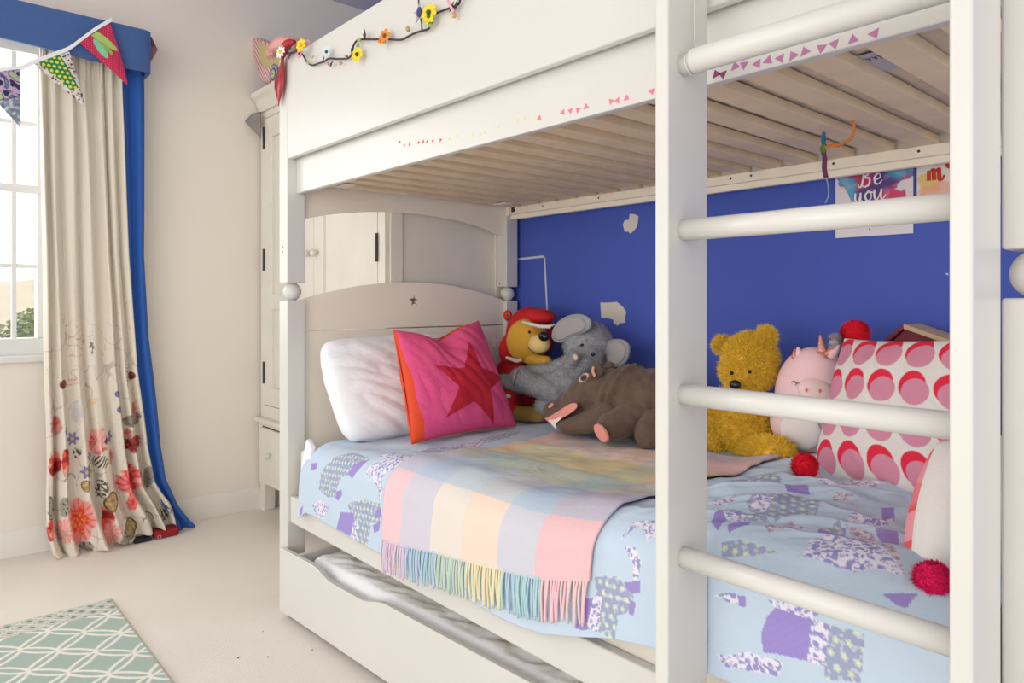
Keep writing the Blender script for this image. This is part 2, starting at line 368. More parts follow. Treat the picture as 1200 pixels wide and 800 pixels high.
# guard panel above, recessed mattress board beneath
mk('guard_panel', B(XL1 + 0.0005, XR0 - 0.0005, 1.0, 1.02, 1.538, 1.877), PAINT, bed, bevel=0.004)
board = mk('upper_side_board', B(XL1 + 0.0005, XR0 - 0.0005, 1.032, 1.052, 1.425, 1.70), PAINT, bed, bevel=0.003)
STKC = {'red': (222, 70, 60), 'yellow': (228, 224, 150), 'pink': (240, 120, 145), 'plum': (140, 60, 105), 'purple': (190, 120, 165)}
STK = [('red', -1.6221, 1.4896), ('red', -1.5995, 1.4771), ('red', -1.5744, 1.4755), ('red', -1.5306, 1.4735), ('red', -1.5102, 1.4725), ('red', -1.4911, 1.4693), ('red', -1.4676, 1.4665), ('red', -1.4341, 1.4632), ('yellow', -1.3987, 1.4595), ('yellow', -1.3642, 1.4615), ('yellow', -1.3075, 1.4552), ('yellow', -1.2779, 1.4491), ('yellow', -1.2601, 1.4521), ('yellow', -1.2127, 1.4539), ('yellow', -1.1492, 1.4567), ('yellow', -1.1248, 1.456), ('yellow', -1.0948, 1.4493), ('pink', -1.0771, 1.4485), ('pink', -1.0076, 1.4464), ('pink', -0.9862, 1.4454), ('pink', -0.9659, 1.443), ('pink', -0.9441, 1.4447), ('pink', -0.8791, 1.4419), ('pink', -0.8638, 1.4398), ('pink', -0.8413, 1.4397), ('pink', -0.7834, 1.4395), ('plum', -0.6518, 1.4384), ('plum', -0.6387, 1.4352), ('purple', -0.6165, 1.4425), ('purple', -0.6004, 1.4414), ('purple', -0.577, 1.4369), ('purple', -0.5588, 1.4374), ('purple', -0.5385, 1.4357), ('purple', -0.5186, 1.4344), ('purple', -0.4999, 1.4358), ('purple', -0.4744, 1.4346), ('purple', -0.4557, 1.4354), ('purple', -0.4288, 1.434), ('purple', -0.3999, 1.4347)]
for i, (k, x, z) in enumerate(STK):
    r = 0.0085 if k in ('purple', 'plum') else 0.0075 if k == 'pink' else 0.0055
    a0 = ([1.57, 0.6, 1.57, 0.1, 0.9, 1.1, 0.5, 2.0, 1.7, 0.0, 0.7, -0.6, -1.5][i % 13]) + (i % 3) * 0.15; bm = bmesh.new()
    prism(bm, [(x + r * math.cos(a0 + q) * (1.15 if j else 1.0), 1.0322, z + r * math.sin(a0 + q)) for j, q in enumerate((0, 2.1, 4.2))], (0, -0.0007, 0))
    s_ = mk('triangle_sticker', bm, mat('sticker_' + k, STKC[k], 0.5), board); s_['label'] = k + ' triangle sticker'
# rear: back board and ledgers
mk('rear_side_board', B(XL1, XR0, 2.0, 2.02, 1.30 + 0.111, 1.60), PAINT_IN, bed, bevel=0.003)
led = mk('rear_ledger', B(XL1 + 0.002, XR0, 1.982, 1.999, 1.43, 1.459), PAINT_IN, bed, bevel=0.0015)
for x in (-2.22, -2.05, -1.75, -1.45, -1.2, -1.13, -0.878, -0.66, -0.4):
    bm = bmesh.new(); disc(bm, (x, 1.982, 1.446), (0, -1, 0), 0.0038, th=0.0005, seg=10); mk('bolt_hole', bm, DARK, bed)
mk('corner_bracket', B(-2.235, -2.222, 1.976, 1.983, 1.438, 1.462), DARK, bed, label='dark metal bracket')
mk('corner_block', B(XL1, -2.245, 1.972, 1.982, 1.425, 1.462), PAINT_IN, bed, bevel=0.002)
mk('front_ledger', B(XL1, XR0, 1.053, 1.07, 1.435, 1.459), PAINT_IN, bed, bevel=0.0015)
xs = -2.2
k = 0
while xs < XR0 - 0.04:
    mk('slat', B(xs - 0.056, xs, 1.054, 1.997, 1.4593, 1.4793), SLAT, bed, bevel=0.0012); xs = -2.2905 + 0.1048 * (k + 2) ; k += 1
for (x, y) in ((-2.17, 1.17), (-2.16, 1.87)):
    mk('slat_clip', B(x - 0.05, x + 0.03, y - 0.02, y + 0.02, 1.4535, 1.4585), mat('clear_plastic', (238, 232, 226), 0.3), bed, bevel=0.002, label='whitish plastic clip')
# lower rails
mk('lower_side_rail', B(XL1, XR0, 1.010, 1.034, 0.317, 0.405), PAINT, bed, bevel=0.005)
mk('lower_rear_rail', B(XL1, XR0, 1.995, 2.02, 0.317, 0.44), PAINT, bed, bevel=0.004)
mk('bed_base', B(XL1, XR0, 1.04, 1.99, 0.355, 0.372), SLAT, bed)
mk('foot_side_panel', B(XR0 + 0.02, XR0 + 0.042, YF1, YB0, 0.3, 0.93), PAINT, bed, bevel=0.004)
# headboard with curved top, groove and star cut-out
def arc(z0, z1, y, p=2.0):
    t = (y - 1.521) / 0.456; return z1 + (z0 - z1) * abs(t) ** p
def headpanel(name, zb, ztop, x0, x1, star=None, groove=None):
    n = 40; ys = [YF1 + (YB0 - YF1) * i / n for i in range(n + 1)]
    bm = bmesh.new()
    lo = [(y, zb(y)) for y in ys]; hi = [(y, ztop(y)) for y in ys]
    if not star:
        prism(bm, [(x1, a, b) for a, b in lo] + [(x1, a, b) for a, b in hi[::-1]], (x0 - x1, 0, 0))
    else:  # outer outline with a star hole: filled with triangles
        oy, oz, R = star
        st = [(oy + (R if i % 2 == 0 else R * 0.42) * math.sin(i * PI / 5), oz + (R if i % 2 == 0 else R * 0.42) * math.cos(i * PI / 5)) for i in range(10)]
        out = lo + hi[::-1]
        for x in (x0, x1):
            e = []
            for loop in (out, st):
                vs = [bm.verts.new((x, a, b)) for a, b in loop]
                e += [bm.edges.new((vs[i], vs[(i + 1) % len(vs)])) for i in range(len(vs))]
            bmesh.ops.triangle_fill(bm, edges=e, use_beauty=True)
        bm.verts.ensure_lookup_table(); m_ = len(out) + 10
        for s0, cnt in ((0, len(out)), (len(out), 10)):
            for i in range(cnt):
                j = (i + 1) % cnt; bm.faces.new([bm.verts[q] for q in (s0 + i, s0 + j, m_ + s0 + j, m_ + s0 + i)])
    return mk(name, bm, PAINT_IN, bed, bevel=0.0025)
top_lo = lambda y: arc(1.066, 1.134, y)
headpanel('headboard_crest', lambda y: 0.9605, top_lo, -2.312, -2.287, star=(1.523, 1.062, 0.0235))
mk('headboard_panel', B(-2.312, -2.289, YF1, YB0, 0.30, 0.9575), PAINT_IN, bed, bevel=0.003)
headpanel('upper_headboard', lambda y: arc(1.342, 1.40, y, 2.2), lambda y: 1.83, -2.312, -2.287)
# ladder
LY0, LY1 = 0.878, 0.985
lad = mk('ladder', B(-0.6617, -0.6372, LY0, LY1, 0.0, 1.95), PAINT, bed, bevel=0.004)
mk('ladder_rail', B(-0.2624, -0.2387, LY0, LY1, 0.0, 1.95), PAINT, lad, bevel=0.004)
for z in (0.161, 0.4137, 0.6662, 0.9166, 1.1696, 1.4236, 1.678):
    bm = bmesh.new(); tube(bm, [(-0.645, 0.918, z), (-0.255, 0.918, z)], 0.0165, 24)
    for f in bm.faces: f.smooth = True
    mk('rung', bm, PAINT, lad, smooth=True)
bm = bmesh.new(); tube(bm, [(-0.618, 0.914, 1.4245), (-0.612, 0.914, 1.4245), (-0.3, 0.914, 1.4245)], [0.0172, 0.0188, 0.0188], 24)
mk('padded_sleeve', bm, PAINT, lad, smooth=True)
bm = bmesh.new(); tube(bm, catmull([(-0.6372 + .0015, 0.945, 1.75), (-0.635, 0.944, 1.6), (-0.634, 0.942, 1.5), (-0.628, 0.936, 1.452), (-0.6225, 0.918, 1.4445), (-0.6205, 0.8965, 1.4245), (-0.6205, 0.915, 1.4045), (-0.618, 0.934, 1.425), (-0.622, 0.92, 1.4446)], 6), 0.0009, 6)
mk('white_string', bm, mat('white_string', (225, 222, 215), 0.6), lad, smooth=True)

# upper mattress
up_m = root('upper_mattress', (-1.25, 1.52, 1.4795), 'cream quilted mattress seen through the slats of the top bunk', 'mattress')
tick = mat('mattress_ticking', (228, 214, 192), 0.9, var=0.1, vscale=14)
nx, ny = 260, 100
X, Y = np.meshgrid(np.linspace(-2.235, XR0 - 0.03, nx), np.linspace(1.075, 1.97, ny), indexing='ij')
Z = 1.4802 + 0.002 * (nz_fast(X, Y, 18, 3) + 1) + 0.007 * np.abs(nz_fast(X, Y * .6, 34, 5))
Z = np.maximum(Z, 1.4800)
grid_mesh('mattress_underside', np.stack([X, Y, Z], -1), None, tick, up_m)
mk('mattress_body', B(-2.235, XR0 - 0.03, 1.075, 1.97, 1.489, 1.60), tick, up_m, bevel=0.02, seg=4)
lb = mk('care_label', B(-0.52, -0.43, 1.24, 1.36, 1.4790, 1.4796), mat('label_cloth', (190, 190, 205), 0.8), up_m, label='grey-blue printed label')
bm = bmesh.new()
for i in range(8):
    x = -0.515 + i * 0.010
    tube(bm, [(x, 1.262, 1.4786), (x + 0.004, 1.272, 1.4786), (x + 0.001, 1.28, 1.4786)], 0.0007, 4)
    tube(bm, [(x + 0.006, 1.262, 1.4786), (x + 0.004, 1.278, 1.4786)], 0.0007, 4)
mk('print', bm, mat('navy_ink', (40, 50, 100), 0.6), lb)

# ================================================================== LOWER MATTRESS, DUVET
lm = mk('lower_mattress', B(XL1 + 0.02, XR0 - 0.01, 1.0355, 1.985, 0.374, 0.56), mat('cream_sheet', (236, 229, 217), .85), bevel=0.012, seg=4)
tag(lm, 'white sheeted mattress on the lower bunk, under the blue patchwork duvet', 'mattress')
bm = bmesh.new(); prism(bm, [(-2.21, 1.02, 0.50), (-2.13, 1.008, 0.50), (-2.115, 1.012, 0.592), (-2.19, 1.03, 0.606)], (0, 0.02, 0)); mk('sheet_corner', bm, WHITE_COTTON, lm, bevel=0.006)

DX0, DX1 = -2.215, -0.262
def hem_z(x):
    return 0.388 - 0.012 * sm(-2.1, -1.4, x) + 0.085 * sm(-1.12, -0.72, x)
nx, nt = 960, 600
xs_ = np.linspace(DX0, DX1, nx); ts = np.linspace(0, 1, nt)
X, T = np.meshgrid(xs_, ts, indexing='ij')
LT = 0.93  # length over the top
zt = duvet_top(X, 0 * X); hz = hem_z(X); drop = zt - hz
Lr = 0.07 * PI / 2
L = LT + Lr + (drop - 0.07)
Sx = T * L
Yb = 1.985
Ytop = Yb - Sx
ang = np.clip((Sx - LT) / 0.07, 0, PI / 2); below = np.maximum(Sx - LT - Lr, 0)
Yf_ = 1.0 - 0.0
Y = np.where(Sx < LT, Yb - Sx * (Yb - (Yf_ + 0.07)) / LT, Yf_ + 0.07 - 0.07 * np.sin(ang))
Z = np.where(Sx < LT, zt, zt - 0.07 * (1 - np.cos(ang)) - below)
edge_l = 1 - sm(-2.215, -2.14, X)
topw = 1 - sm(LT * 0.97, LT + Lr, Sx)
right = sm(-0.95, -0.75, X)
n1 = nz_fast(X, Sx, 5, 1.3); n2 = nz_fast(X, Sx, 14, 4.7); n3 = nz_fast(X * 0.8 + Sx * 0.6, Sx * 0.5 - X * 0.3, 22, 2.2)
ridge = (1 - np.abs(nz_fast(X * 0.7 + Sx * 0.9, Sx * 0.35 - X * 0.5, 9, 8.1)) * 2.2).clip(-0.4, 1)
Z = Z + topw * (0.010 * n1 + 0.004 * n2 + right * (0.016 * ridge + 0.012 * n1 + 0.003 * n3) + (1 - right) * 0.004 * ridge) - edge_l * 0.03
Y = Y - (1 - topw) * (0.006 * n1.clip(-1, .2) + 0.003 * n2) * 1.0 - (1 - topw) * 0.004
lf = sm(0.7, 1, T)
Y = Y - 0.006 * lf * (0.5 + nz_fast(X, 0 * X + 0.5, 9, 6.0))
X2 = X + 0.0 * T
# front-left corner pulls in along the hem
X2 = X2 + (1 - sm(-2.215, -2.0, X)) * (0.07 * sm(0.6, 0.80, T) * (1 - 0.3 * sm(0.85, 1, T)))
Dc = np.zeros((nx, nt, 3)); Dc[:] = (196, 213, 229)
PX, PS = X2, Sx      # cloth coordinates
det1 = nz_fast(X, Sx, 85, 1.0); det2 = nz_fast(X + 9, Sx, 120, 3.0); det3 = nz_fast(X, Sx, 30, 7.7)
vx = X / 0.019 + 0.25 * nz_fast(X, Sx, 20, 4); vy = Sx / 0.019 + .25 * nz_fast(X, Sx, 20, 9); off = (np.floor(vy) % 2) * 0.5
fx_, fy_ = ((vx + off) % 1) - .5, (vy % 1) - .5; fd = np.hypot(fx_, fy_) - 0.05 * np.cos(5 * np.arctan2(fy_, fx_))
def paint_patch(mask, kind):
    base = {'g': (156, 166, 194), 'p': (156, 138, 204), 'f': (232, 228, 238), 't': (214, 206, 206)}[kind]
    mixc(Dc, mask, base)
    if kind == 'g':
        mixc(Dc, mask * (det1 > 0.12) * .7, (160, 164, 200)); mixc(Dc, mask * (1 - sm(0.24, 0.31, fd)), (200, 212, 188)); mixc(Dc, mask * (1 - sm(0.09, 0.14, fd)), (224, 230, 204)); mixc(Dc, mask * (det2 < -0.25) * .6, (214, 220, 226))
    if kind in 'ft':
        mixc(Dc, mask * sm(0.0, 0.08, np.abs(det1) - .12) * (det2 > -.1), (150, 150, 200) if kind == 'f' else (170, 150, 180)); mixc(Dc, mask * (1 - sm(0.16, 0.22, fd)) * .8, (164, 146, 200)); mixc(Dc, mask * (1 - sm(0.05, 0.09, fd)), (236, 232, 240))
    if kind == 'p': mixc(Dc, mask * (np.sin((X + Sx) * 900) > 0) * 0.3, (170, 156, 214))
def cl(px, py):   # a point of the quilt print -> (along the bed, along the cloth)
    p = atY(px, py, .993); zt_ = float(duvet_top(np.array(p.x), 0))
    if p.z > zt_ - 0.004:
        p = atZ(px, py, zt_ + 0.003)
        return p.x, min((Yb - p.y) * LT / (Yb - 1.07), LT + 0.03)
    if p.z > zt_ - 0.07: return p.x, LT + 0.07 * math.acos(1 - (zt_ - p.z) / 0.07)
    return p.x, LT + Lr + (zt_ - 0.07 - p.z)
N15 = 0.003 * nz_fast(X, Sx, 33, 15.2)
def inpoly(pts):
    from math import inf
    q = [cl(*p) for p in pts]; m_ = np.zeros(X.shape, bool); A_ = X2 + 0.003 * det3; B_ = Sx + N15
    x0, x1, y0, y1 = min(a[0] for a in q) - .01, max(a[0] for a in q) + .01, min(a[1] for a in q) - .01, max(a[1] for a in q) + .01
    s_ = (A_ > x0) & (A_ < x1) & (B_ > y0) & (B_ < y1); a_, b_ = A_[s_], B_[s_]; r_ = np.zeros(a_.shape, bool)
    for (xa, ya), (xb, yb) in zip(q, q[1:] + q[:1]):
        c_ = ((ya > b_) != (yb > b_)) & (a_ < (xb - xa) * (b_ - ya) / ((yb - ya) or 1e-9) + xa); r_ ^= c_
    m_[s_] = r_; return m_.astype(float)
PRINT_L = [('g', [(125,100),(170,80),(215,105),(200,150),(165,160),(150,200),(160,225),(120,225),(90,200),(95,150)]), ('p', [(195,125),(225,108),(215,135),(200,165),(185,150)]), ('p', [(150,205),(165,200),(168,215),(155,235),(148,228)]),
 ('f', [(235,135),(260,105),(290,95),(350,90),(400,88),(420,100),(380,118),(330,155),(310,140),(290,155),(292,175),(300,215),(285,235),(285,200),(265,165),(240,160)]),
 ('g', [(185,245),(240,232),(290,245),(295,300),(265,305),(255,350),(245,395),(215,380),(205,330),(200,280)]), ('p', [(165,270),(205,275),(210,310),(195,350),(150,325)]), ('f', [(205,300),(220,300),(218,385),(198,350)]), ('p', [(275,265),(292,260),(290,285),(275,290)]), ('p', [(268,312),(290,298),(285,332),(270,338)]),
 ('f', [(65,245),(100,232),(125,255),(115,290),(85,285)]), ('p', [(33,238),(45,240),(42,265),(33,262)]), ('p', [(64,118),(80,114),(82,132),(66,138)]), ('f', [(420,120),(470,100),(540,92),(520,110),(450,130)]), ('f', [(500,62),(560,45),(640,36),(610,56),(540,72)]), ('g', [(600,40),(680,22),(740,16),(700,35),(640,48)]), ('f', [(380,78),(440,64),(500,60),(470,74),(400,88)]), ('f', [(230,92),(300,80),(360,76),(330,90),(270,100)]), ('g', [(410,75),(470,60),(540,62),(500,85),(440,95)]), ('f', [(440,90),(520,72),(580,66),(560,84),(480,98)]),
 ('f', [(1045,365),(1060,320),(1100,300),(1160,290),(1162,350),(1130,375),(1110,345),(1085,330),(1060,350)]), ('f', [(1060,385),(1100,390),(1125,430),(1115,480),(1095,500),(1100,440),(1075,405)]), ('p', [(1065,495),(1120,490),(1120,530),(1090,530)]),
 ('g', [(975,480),(1050,480),(1100,540),(1095,590),(1050,600),(1040,690),(1000,660),(965,640),(980,540)]), ('p', [(935,550),(975,545),(950,650),(915,640)]), ('f', [(972,545),(1000,540),(985,655),(948,645)]), ('p', [(1085,550),(1105,560),(1100,600),(1085,600)])]
PRINT_R = [('g', [(165,185),(210,150),(290,140),(370,145),(420,175),(440,190),(410,230),(330,235),(270,245),(235,225),(190,210)]), ('f', [(205,155),(290,140),(240,210),(185,200)]), ('t', [(430,170),(500,145),(560,155),(520,175),(460,185)]), ('p', [(300,120),(390,125),(400,140),(310,138)]),
 ('g', [(60,105),(120,70),(250,60),(300,85),(230,115),(110,115)]), ('f', [(45,150),(90,142),(140,150),(110,180),(50,178)]), ('p', [(40,240),(75,205),(100,240),(60,265)]), ('f', [(75,205),(180,225),(165,245),(105,245)]), ('g', [(110,195),(230,225),(250,245),(180,245)]), ('p', [(105,255),(185,248),(180,265),(110,270)]),
 ('f', [(530,225),(600,200),(660,195),(700,190),(700,215),(680,240),(600,250),(540,250)]), ('p', [(655,186),(700,184),(702,200),(660,204)]), ('f', [(400,90),(470,100),(560,80),(650,100),(600,130),(470,125)]), ('t', [(230,260),(330,245),(380,260),(300,280),(245,285)]),
 ('f', [(355,360),(400,310),(500,300),(620,330),(700,380),(740,430),(700,420),(620,400),(520,425),(400,400)]), ('t', [(520,255),(620,280),(720,370),(735,420),(640,330),(560,290)]), ('p', [(410,290),(430,262),(525,262),(520,300),(450,302)]), ('g', [(440,262),(500,250),(530,280),(580,300),(540,305),(525,275)]),
 ('p', [(630,275),(715,285),(715,320),(660,310)]), ('g', [(40,330),(110,300),(150,330),(180,350),(250,345),(170,375),(60,365)]), ('p', [(235,345),(280,338),(275,352),(235,358)]), ('f', [(640,440),(700,445),(700,490),(650,470)]),
 ('p', [(240,560),(270,530),(390,560),(410,575),(385,720),(225,690),(218,620)]), ('f', [(400,570),(460,590),(450,740),(385,720)]), ('g', [(460,590),(590,630),(575,800),(450,790),(450,740)]), ('p', [(620,515),(730,512),(720,555),(690,550)]),
 ('f', [(50,480),(130,475),(165,520),(110,510)]), ('p', [(140,480),(168,490),(165,530),(145,520)]), ('f', [(60,700),(180,690),(300,730),(280,780),(100,740)]), ('f', [(240,500),(370,520),(440,545),(400,572),(270,530)])]
for s_, ox, oy, L_ in ((0.36667, 340, 500, PRINT_L), (0.3251, 820, 540, PRINT_R)):
    for k, pts in L_: paint_patch(inpoly([(ox + a * s_, oy + b * s_) for a, b in pts]), k)
dv = grid_mesh('duvet', np.stack([X2, Y, Z], -1), Dc, mat('duvet_cotton', attr='Paint', rough=0.85, bump=0.12, bscale=90, detail=3), thick=0.004)
tag(dv, 'pale blue duvet with purple and green patchwork elephants on the lower bunk', 'duvet')

# ------------------------------------------------------------------ throw blanket
TX0, TX1 = -1.615, -0.872
nx2, nt2 = 260, 330
x_ = np.linspace(0, 1, nx2); t_ = np.linspace(0, 1, nt2); U, T2 = np.meshgrid(x_, t_, indexing='ij')
back = 1.66
LTb = back - 1.07
dropb = 0.645 - 0.435 - 0.088 * U; Lb = LTb + Lr + dropb - 0.07; Sb = T2 * Lb
Xb = TX0 + (TX1 - TX0) * U + 0.0
Xb = Xb + (0.03 * (T2 - 0.4)) * 0 + 0.07 * (U) * (1 - sm(0.0, 0.75, T2)) * 0.1 - 0.02 * sm(.75, 1, T2) + 0.07 * (1 - U) * (1 - sm(0.55, 0.85, T2)) * (0.6 + .4 * sm(0.0, .4, T2))
zt2 = duvet_top(Xb, 0); angb = np.clip((Sb - LTb) / 0.07, 0, PI / 2); belowb = np.maximum(Sb - LTb - Lr, 0)
Yb2 = np.where(Sb < LTb, back - Sb, 1.0 + 0.07 - 0.07 * np.sin(angb)); Zb2 = np.where(Sb < LTb, zt2, zt2 - 0.07 * (1 - np.cos(angb)) - belowb)
S_d = np.where(Sb < LTb, Yb - Yb2, 0); S_full = np.where(Sb < LTb, (Yb - Yb2) * LT / (Yb - 1.07), LT + (Sb - LTb))
def samp(A, xq, sq):  # duvet surface at a cloth position, bilinear
    fx = np.clip((xq - DX0) / (DX1 - DX0) * (nx - 1), 0, nx - 1.001); ix = fx.astype(int); tx = fx - ix
    def col(i):
        ft = np.clip(sq / L[i, 0] * (nt - 1), 0, nt - 1.001); it = ft.astype(int); tt = ft - it
        return A[i, it] * (1 - tt) + A[i, it + 1] * tt
    return col(ix) * (1 - tx) + col(ix + 1) * tx
Zd, Yd = samp(Z, Xb, S_full), samp(Y, Xb, S_full)
topb = 1 - sm(LTb, LTb + Lr, Sb)
Zb2 = topb * (Zd + 0.008) + (1 - topb) * (Zd + 0.001); Yb2 = Yd - (1 - topb) * 0.009
Zb2 = Zb2 + topb * (0.003 * nz_fast(Xb, Sb, 16, 3.3) + 0.003)
cols = [(236, 196, 202), (208, 202, 216), (230, 219, 208), (243, 214, 196), (204, 204, 216), (236, 186, 192)]
rows = [(226, 196, 150), (222, 208, 140), (190, 208, 196), (186, 204, 222), (232, 222, 214)]   # back to front
rows = [(200, 200, 216), (226, 200, 186), (214, 206, 140), (172, 204, 184), (170, 198, 220), (236, 226, 220)]
rb = [0, 0.10, 0.24, 0.40, 0.53, 0.645, 2]
Tc = np.zeros((nx2, nt2, 3))
ci = np.interp(U, [0, .13, .30, .47, .64, .80, 1], [0, 1, 2, 3, 4, 5, 5.999])
for i in range(6):
    for j in range(6):
        m_ = (ci.astype(int) == i) & (Sb >= rb[j]) & (Sb < rb[j + 1])
        wv = 0.45 if j < 5 else 0.86
        Tc[m_] = np.array(cols[i]) * wv + np.array(rows[j]) * (1 - wv)
th_ = root('throw_blanket', (-1.25, 1.3, 0.64), 'pastel checked wool throw with fringe draped over the duvet and bed edge', 'blanket')
grid_mesh('woven_cloth', np.stack([Xb, Yb2, Zb2], -1), Tc, mat('wool_weave', attr='Paint', rough=0.95, bump=0.2, bscale=350), th_, thick=0.005)
fr = [(226, 204, 222), (182, 206, 226), (200, 220, 196), (238, 228, 184), (176, 208, 222), (240, 198, 206)]
rnd = random.Random(4)
NT = 94
for i in range(NT):
    u_ = (i + 0.5) / NT; ix = int(u_ * (nx2 - 1)); px, py, pz = Xb[ix, -1], Yb2[ix, -1], Zb2[ix, -1]
    c = fr[min(5, int(u_ * 6))]; c = tuple(min(255, v_ + rnd.randint(-1, 1) * 6) for v_ in c)
    key = 'fringe_%d_%d' % (min(5, int(u_ * 6)), rnd.randint(0, 2)); m_ = mat(key, c, 0.95)
    s1, s2 = rnd.gauss(0, 0.002), rnd.gauss(0, 0.0045); bm = bmesh.new()
    tube(bm, catmull([(px, py, pz + 0.006), (px + s1, py - 0.0045, pz - 0.025), (px + s1 + s2 * 0.6, py - 0.004, pz - 0.055), (px + s1 + s2, py - 0.002, pz - 0.082 + rnd.gauss(0, 0.003))], 4), [0.0032] + [0.0028] * 11 + [0.0024], 6)
    mk('tassel', bm, m_, th_, smooth=True)

# ------------------------------------------------------------------ trundle drawer + its mattress
dr = root('trundle_bed', (-2.285, 0.98, 0.0), 'long cream pull-out trundle bed on the floor under the lower bunk', 'trundle bed')
dr.rotation_euler = (0, 0, math.radians(2.8))
def drm(name, bm, m, **k):
    o = mk(name, bm, m, None, origin=(0, 0, 0), **k); o.parent = dr; WL[o] = WL[dr]; return o
prof = [(0, 0.026), (0, 0.235)]
def dips(x): 
    v_ = 0
    for a, b in ((0.22, 0.62), (1.33, 1.73)):
        v_ = max(v_, float(sm(a, a + 0.12, x) * (1 - sm(b - 0.12, b, x))))
    return v_
prof += [(x, 0.235 - 0.024 * dips(x)) for x in np.linspace(0.02, 1.95, 110)] + [(1.955, 0.235), (1.955, 0.026)]
bm = bmesh.new(); prism(bm, [(a - 0.0, 0.0, b) for a, b in prof], (0, 0.018, 0)); drm('drawer_front', bm, PAINT, bevel=0.003)
drm('side_panel', B(0.10, 0.118, 0.019, 0.86, 0.04, 0.235), PAINT, bevel=0.002); drm('side_panel', B(1.80, 1.818, 0.019, 0.86, 0.04, 0.22), PAINT, bevel=0.002)
drm('rear_panel', B(0.118, 1.80, 0.845, 0.86, 0.04, 0.22), PAINT, bevel=0.002); drm('drawer_base', B(0.10, 1.818, 0.019, 0.86, 0.03, 0.042), PAINT)
for x in (0.25, 0.95, 1.65):
    for y in (0.1, 0.75):
        bm = bmesh.new(); tube(bm, [(x - 0.012, y, 0.015), (x + 0.012, y, 0.015)], 0.015, 16); drm('castor', bm, DARK)
nx3, ny3 = 200, 90
X, Y = np.meshgrid(np.linspace(0.126, 1.79, nx3), np.linspace(0.026, 0.84, ny3), indexing='ij')
e = np.minimum(np.minimum(X - 0.126, 1.79 - X), np.minimum(Y - 0.026, 0.84 - Y))
Z = 0.06 + 0.168 * np.sqrt(np.clip(1 - (1 - np.clip(e / 0.035, 0, 1)) ** 2, 0, 1)) * 1.0 + sm(0.0, 0.08, e) * (0.008 * nz_fast(X * .5 + Y, Y * 3 - X, 9, 2) + 0.018 * np.abs(nz_fast(X * 1.2 - Y * 3, X * 0.5 + Y * 0.6, 14, 5)) + 0.006 * np.abs(nz_fast(X * 2 + Y, Y * 2 - X, 22, 8)))
P = np.stack([X, Y, Z], -1); Mx = Matrix.Translation((-2.285, 0.98, 0)) @ Matrix.Rotation(math.radians(2.8), 4, 'Z')
P = P @ np.array(Mx.to_3x3()).T + np.array(Mx.translation)
tm = grid_mesh('trundle_mattress', P, None, WHITE_COTTON); tag(tm, 'thin mattress with crumpled white sheet lying in the pull-out trundle bed', 'mattress')
# ================================================================== WARDROBE
WF, WX0, WX1, WYB = 1.425, -3.548, -2.345, 2.03
wr = root('wardrobe', ((WX0 + WX1) / 2, 1.73, 0), 'tall cream painted wooden wardrobe in the corner behind the bunk bed', 'wardrobe')
bm = bmesh.new()
box(bm, WX0, WX1, WF + 0.02, WYB, 0.473, 2.02)
mk('carcass', bm, WARD, wr, bevel=0.002)
bm = bmesh.new()   # face frame
box(bm, WX0, WX0 + 0.052, WF, WF + 0.0195, 0.473, 2.02); box(bm, WX1 - 0.052, WX1, WF, WF + 0.0195, 0.473, 2.02)
box(bm, WX0 + 0.052, WX1 - 0.052, WF, WF + 0.0195, 0.473, 0.535); box(bm, WX0 + 0.052, WX1 - 0.052, WF, WF + 0.0195, 1.985, 2.02)
mk('face_frame', bm, WARD, wr, bevel=0.002)
for s, (a, b) in enumerate(((WX0 + 0.054, -2.948), (-2.944, WX1 - 0.054))):
    bm = bmesh.new(); st = 0.085
    box(bm, a, a + st, WF - 0.002, WF + 0.019, 0.538, 1.982); box(bm, b - st, b, WF - 0.002, WF + 0.019, 0.538, 1.982)
    for z0, z1 in ((0.538, 0.63), (1.88, 1.982), (1.02, 1.09)): box(bm, a + st, b - st, WF - 0.002, WF + 0.019, z0, z1)
    box(bm, a + st, b - st, WF + 0.012, WF + 0.019, 0.63, 1.88)
    d_ = mk('door', bm, WARD, wr, bevel=0.0025)
    hx = a - 0.002 if s == 0 else b + 0.002
    for z in (0.70, 1.27, 1.885):
        bm = bmesh.new(); tube(bm, [(hx, WF - 0.006, z - 0.055), (hx, WF - 0.006, z + 0.055)], 0.0065, 12); mk('hinge', bm, DARK, d_, smooth=False)
    bm = bmesh.new(); kx = b - 0.035 if s == 0 else a + 0.035
    tube(bm, [(kx, WF, 1.275), (kx, WF - 0.012, 1.275), (kx, WF - 0.016, 1.275), (kx, WF - 0.028, 1.275), (kx, WF - 0.034, 1.275), (kx, WF - 0.036, 1.275)], [0.010, 0.008, 0.015, 0.018, 0.012, 0.003], 16)
    if s == 1 or True: mk('knob', bm, PAINT, d_, smooth=True)
# side panel frame (seen through the headboard)
bm = bmesh.new()
box(bm, WX1 + 0.0005, WX1 + 0.01, WF + 0.02, WF + 0.075, 0.473, 2.02); box(bm, WX1 + 0.0005, WX1 + 0.01, WYB - 0.055, WYB, 0.473, 2.02)
mk('side_frame', bm, WARD, wr, bevel=0.002)
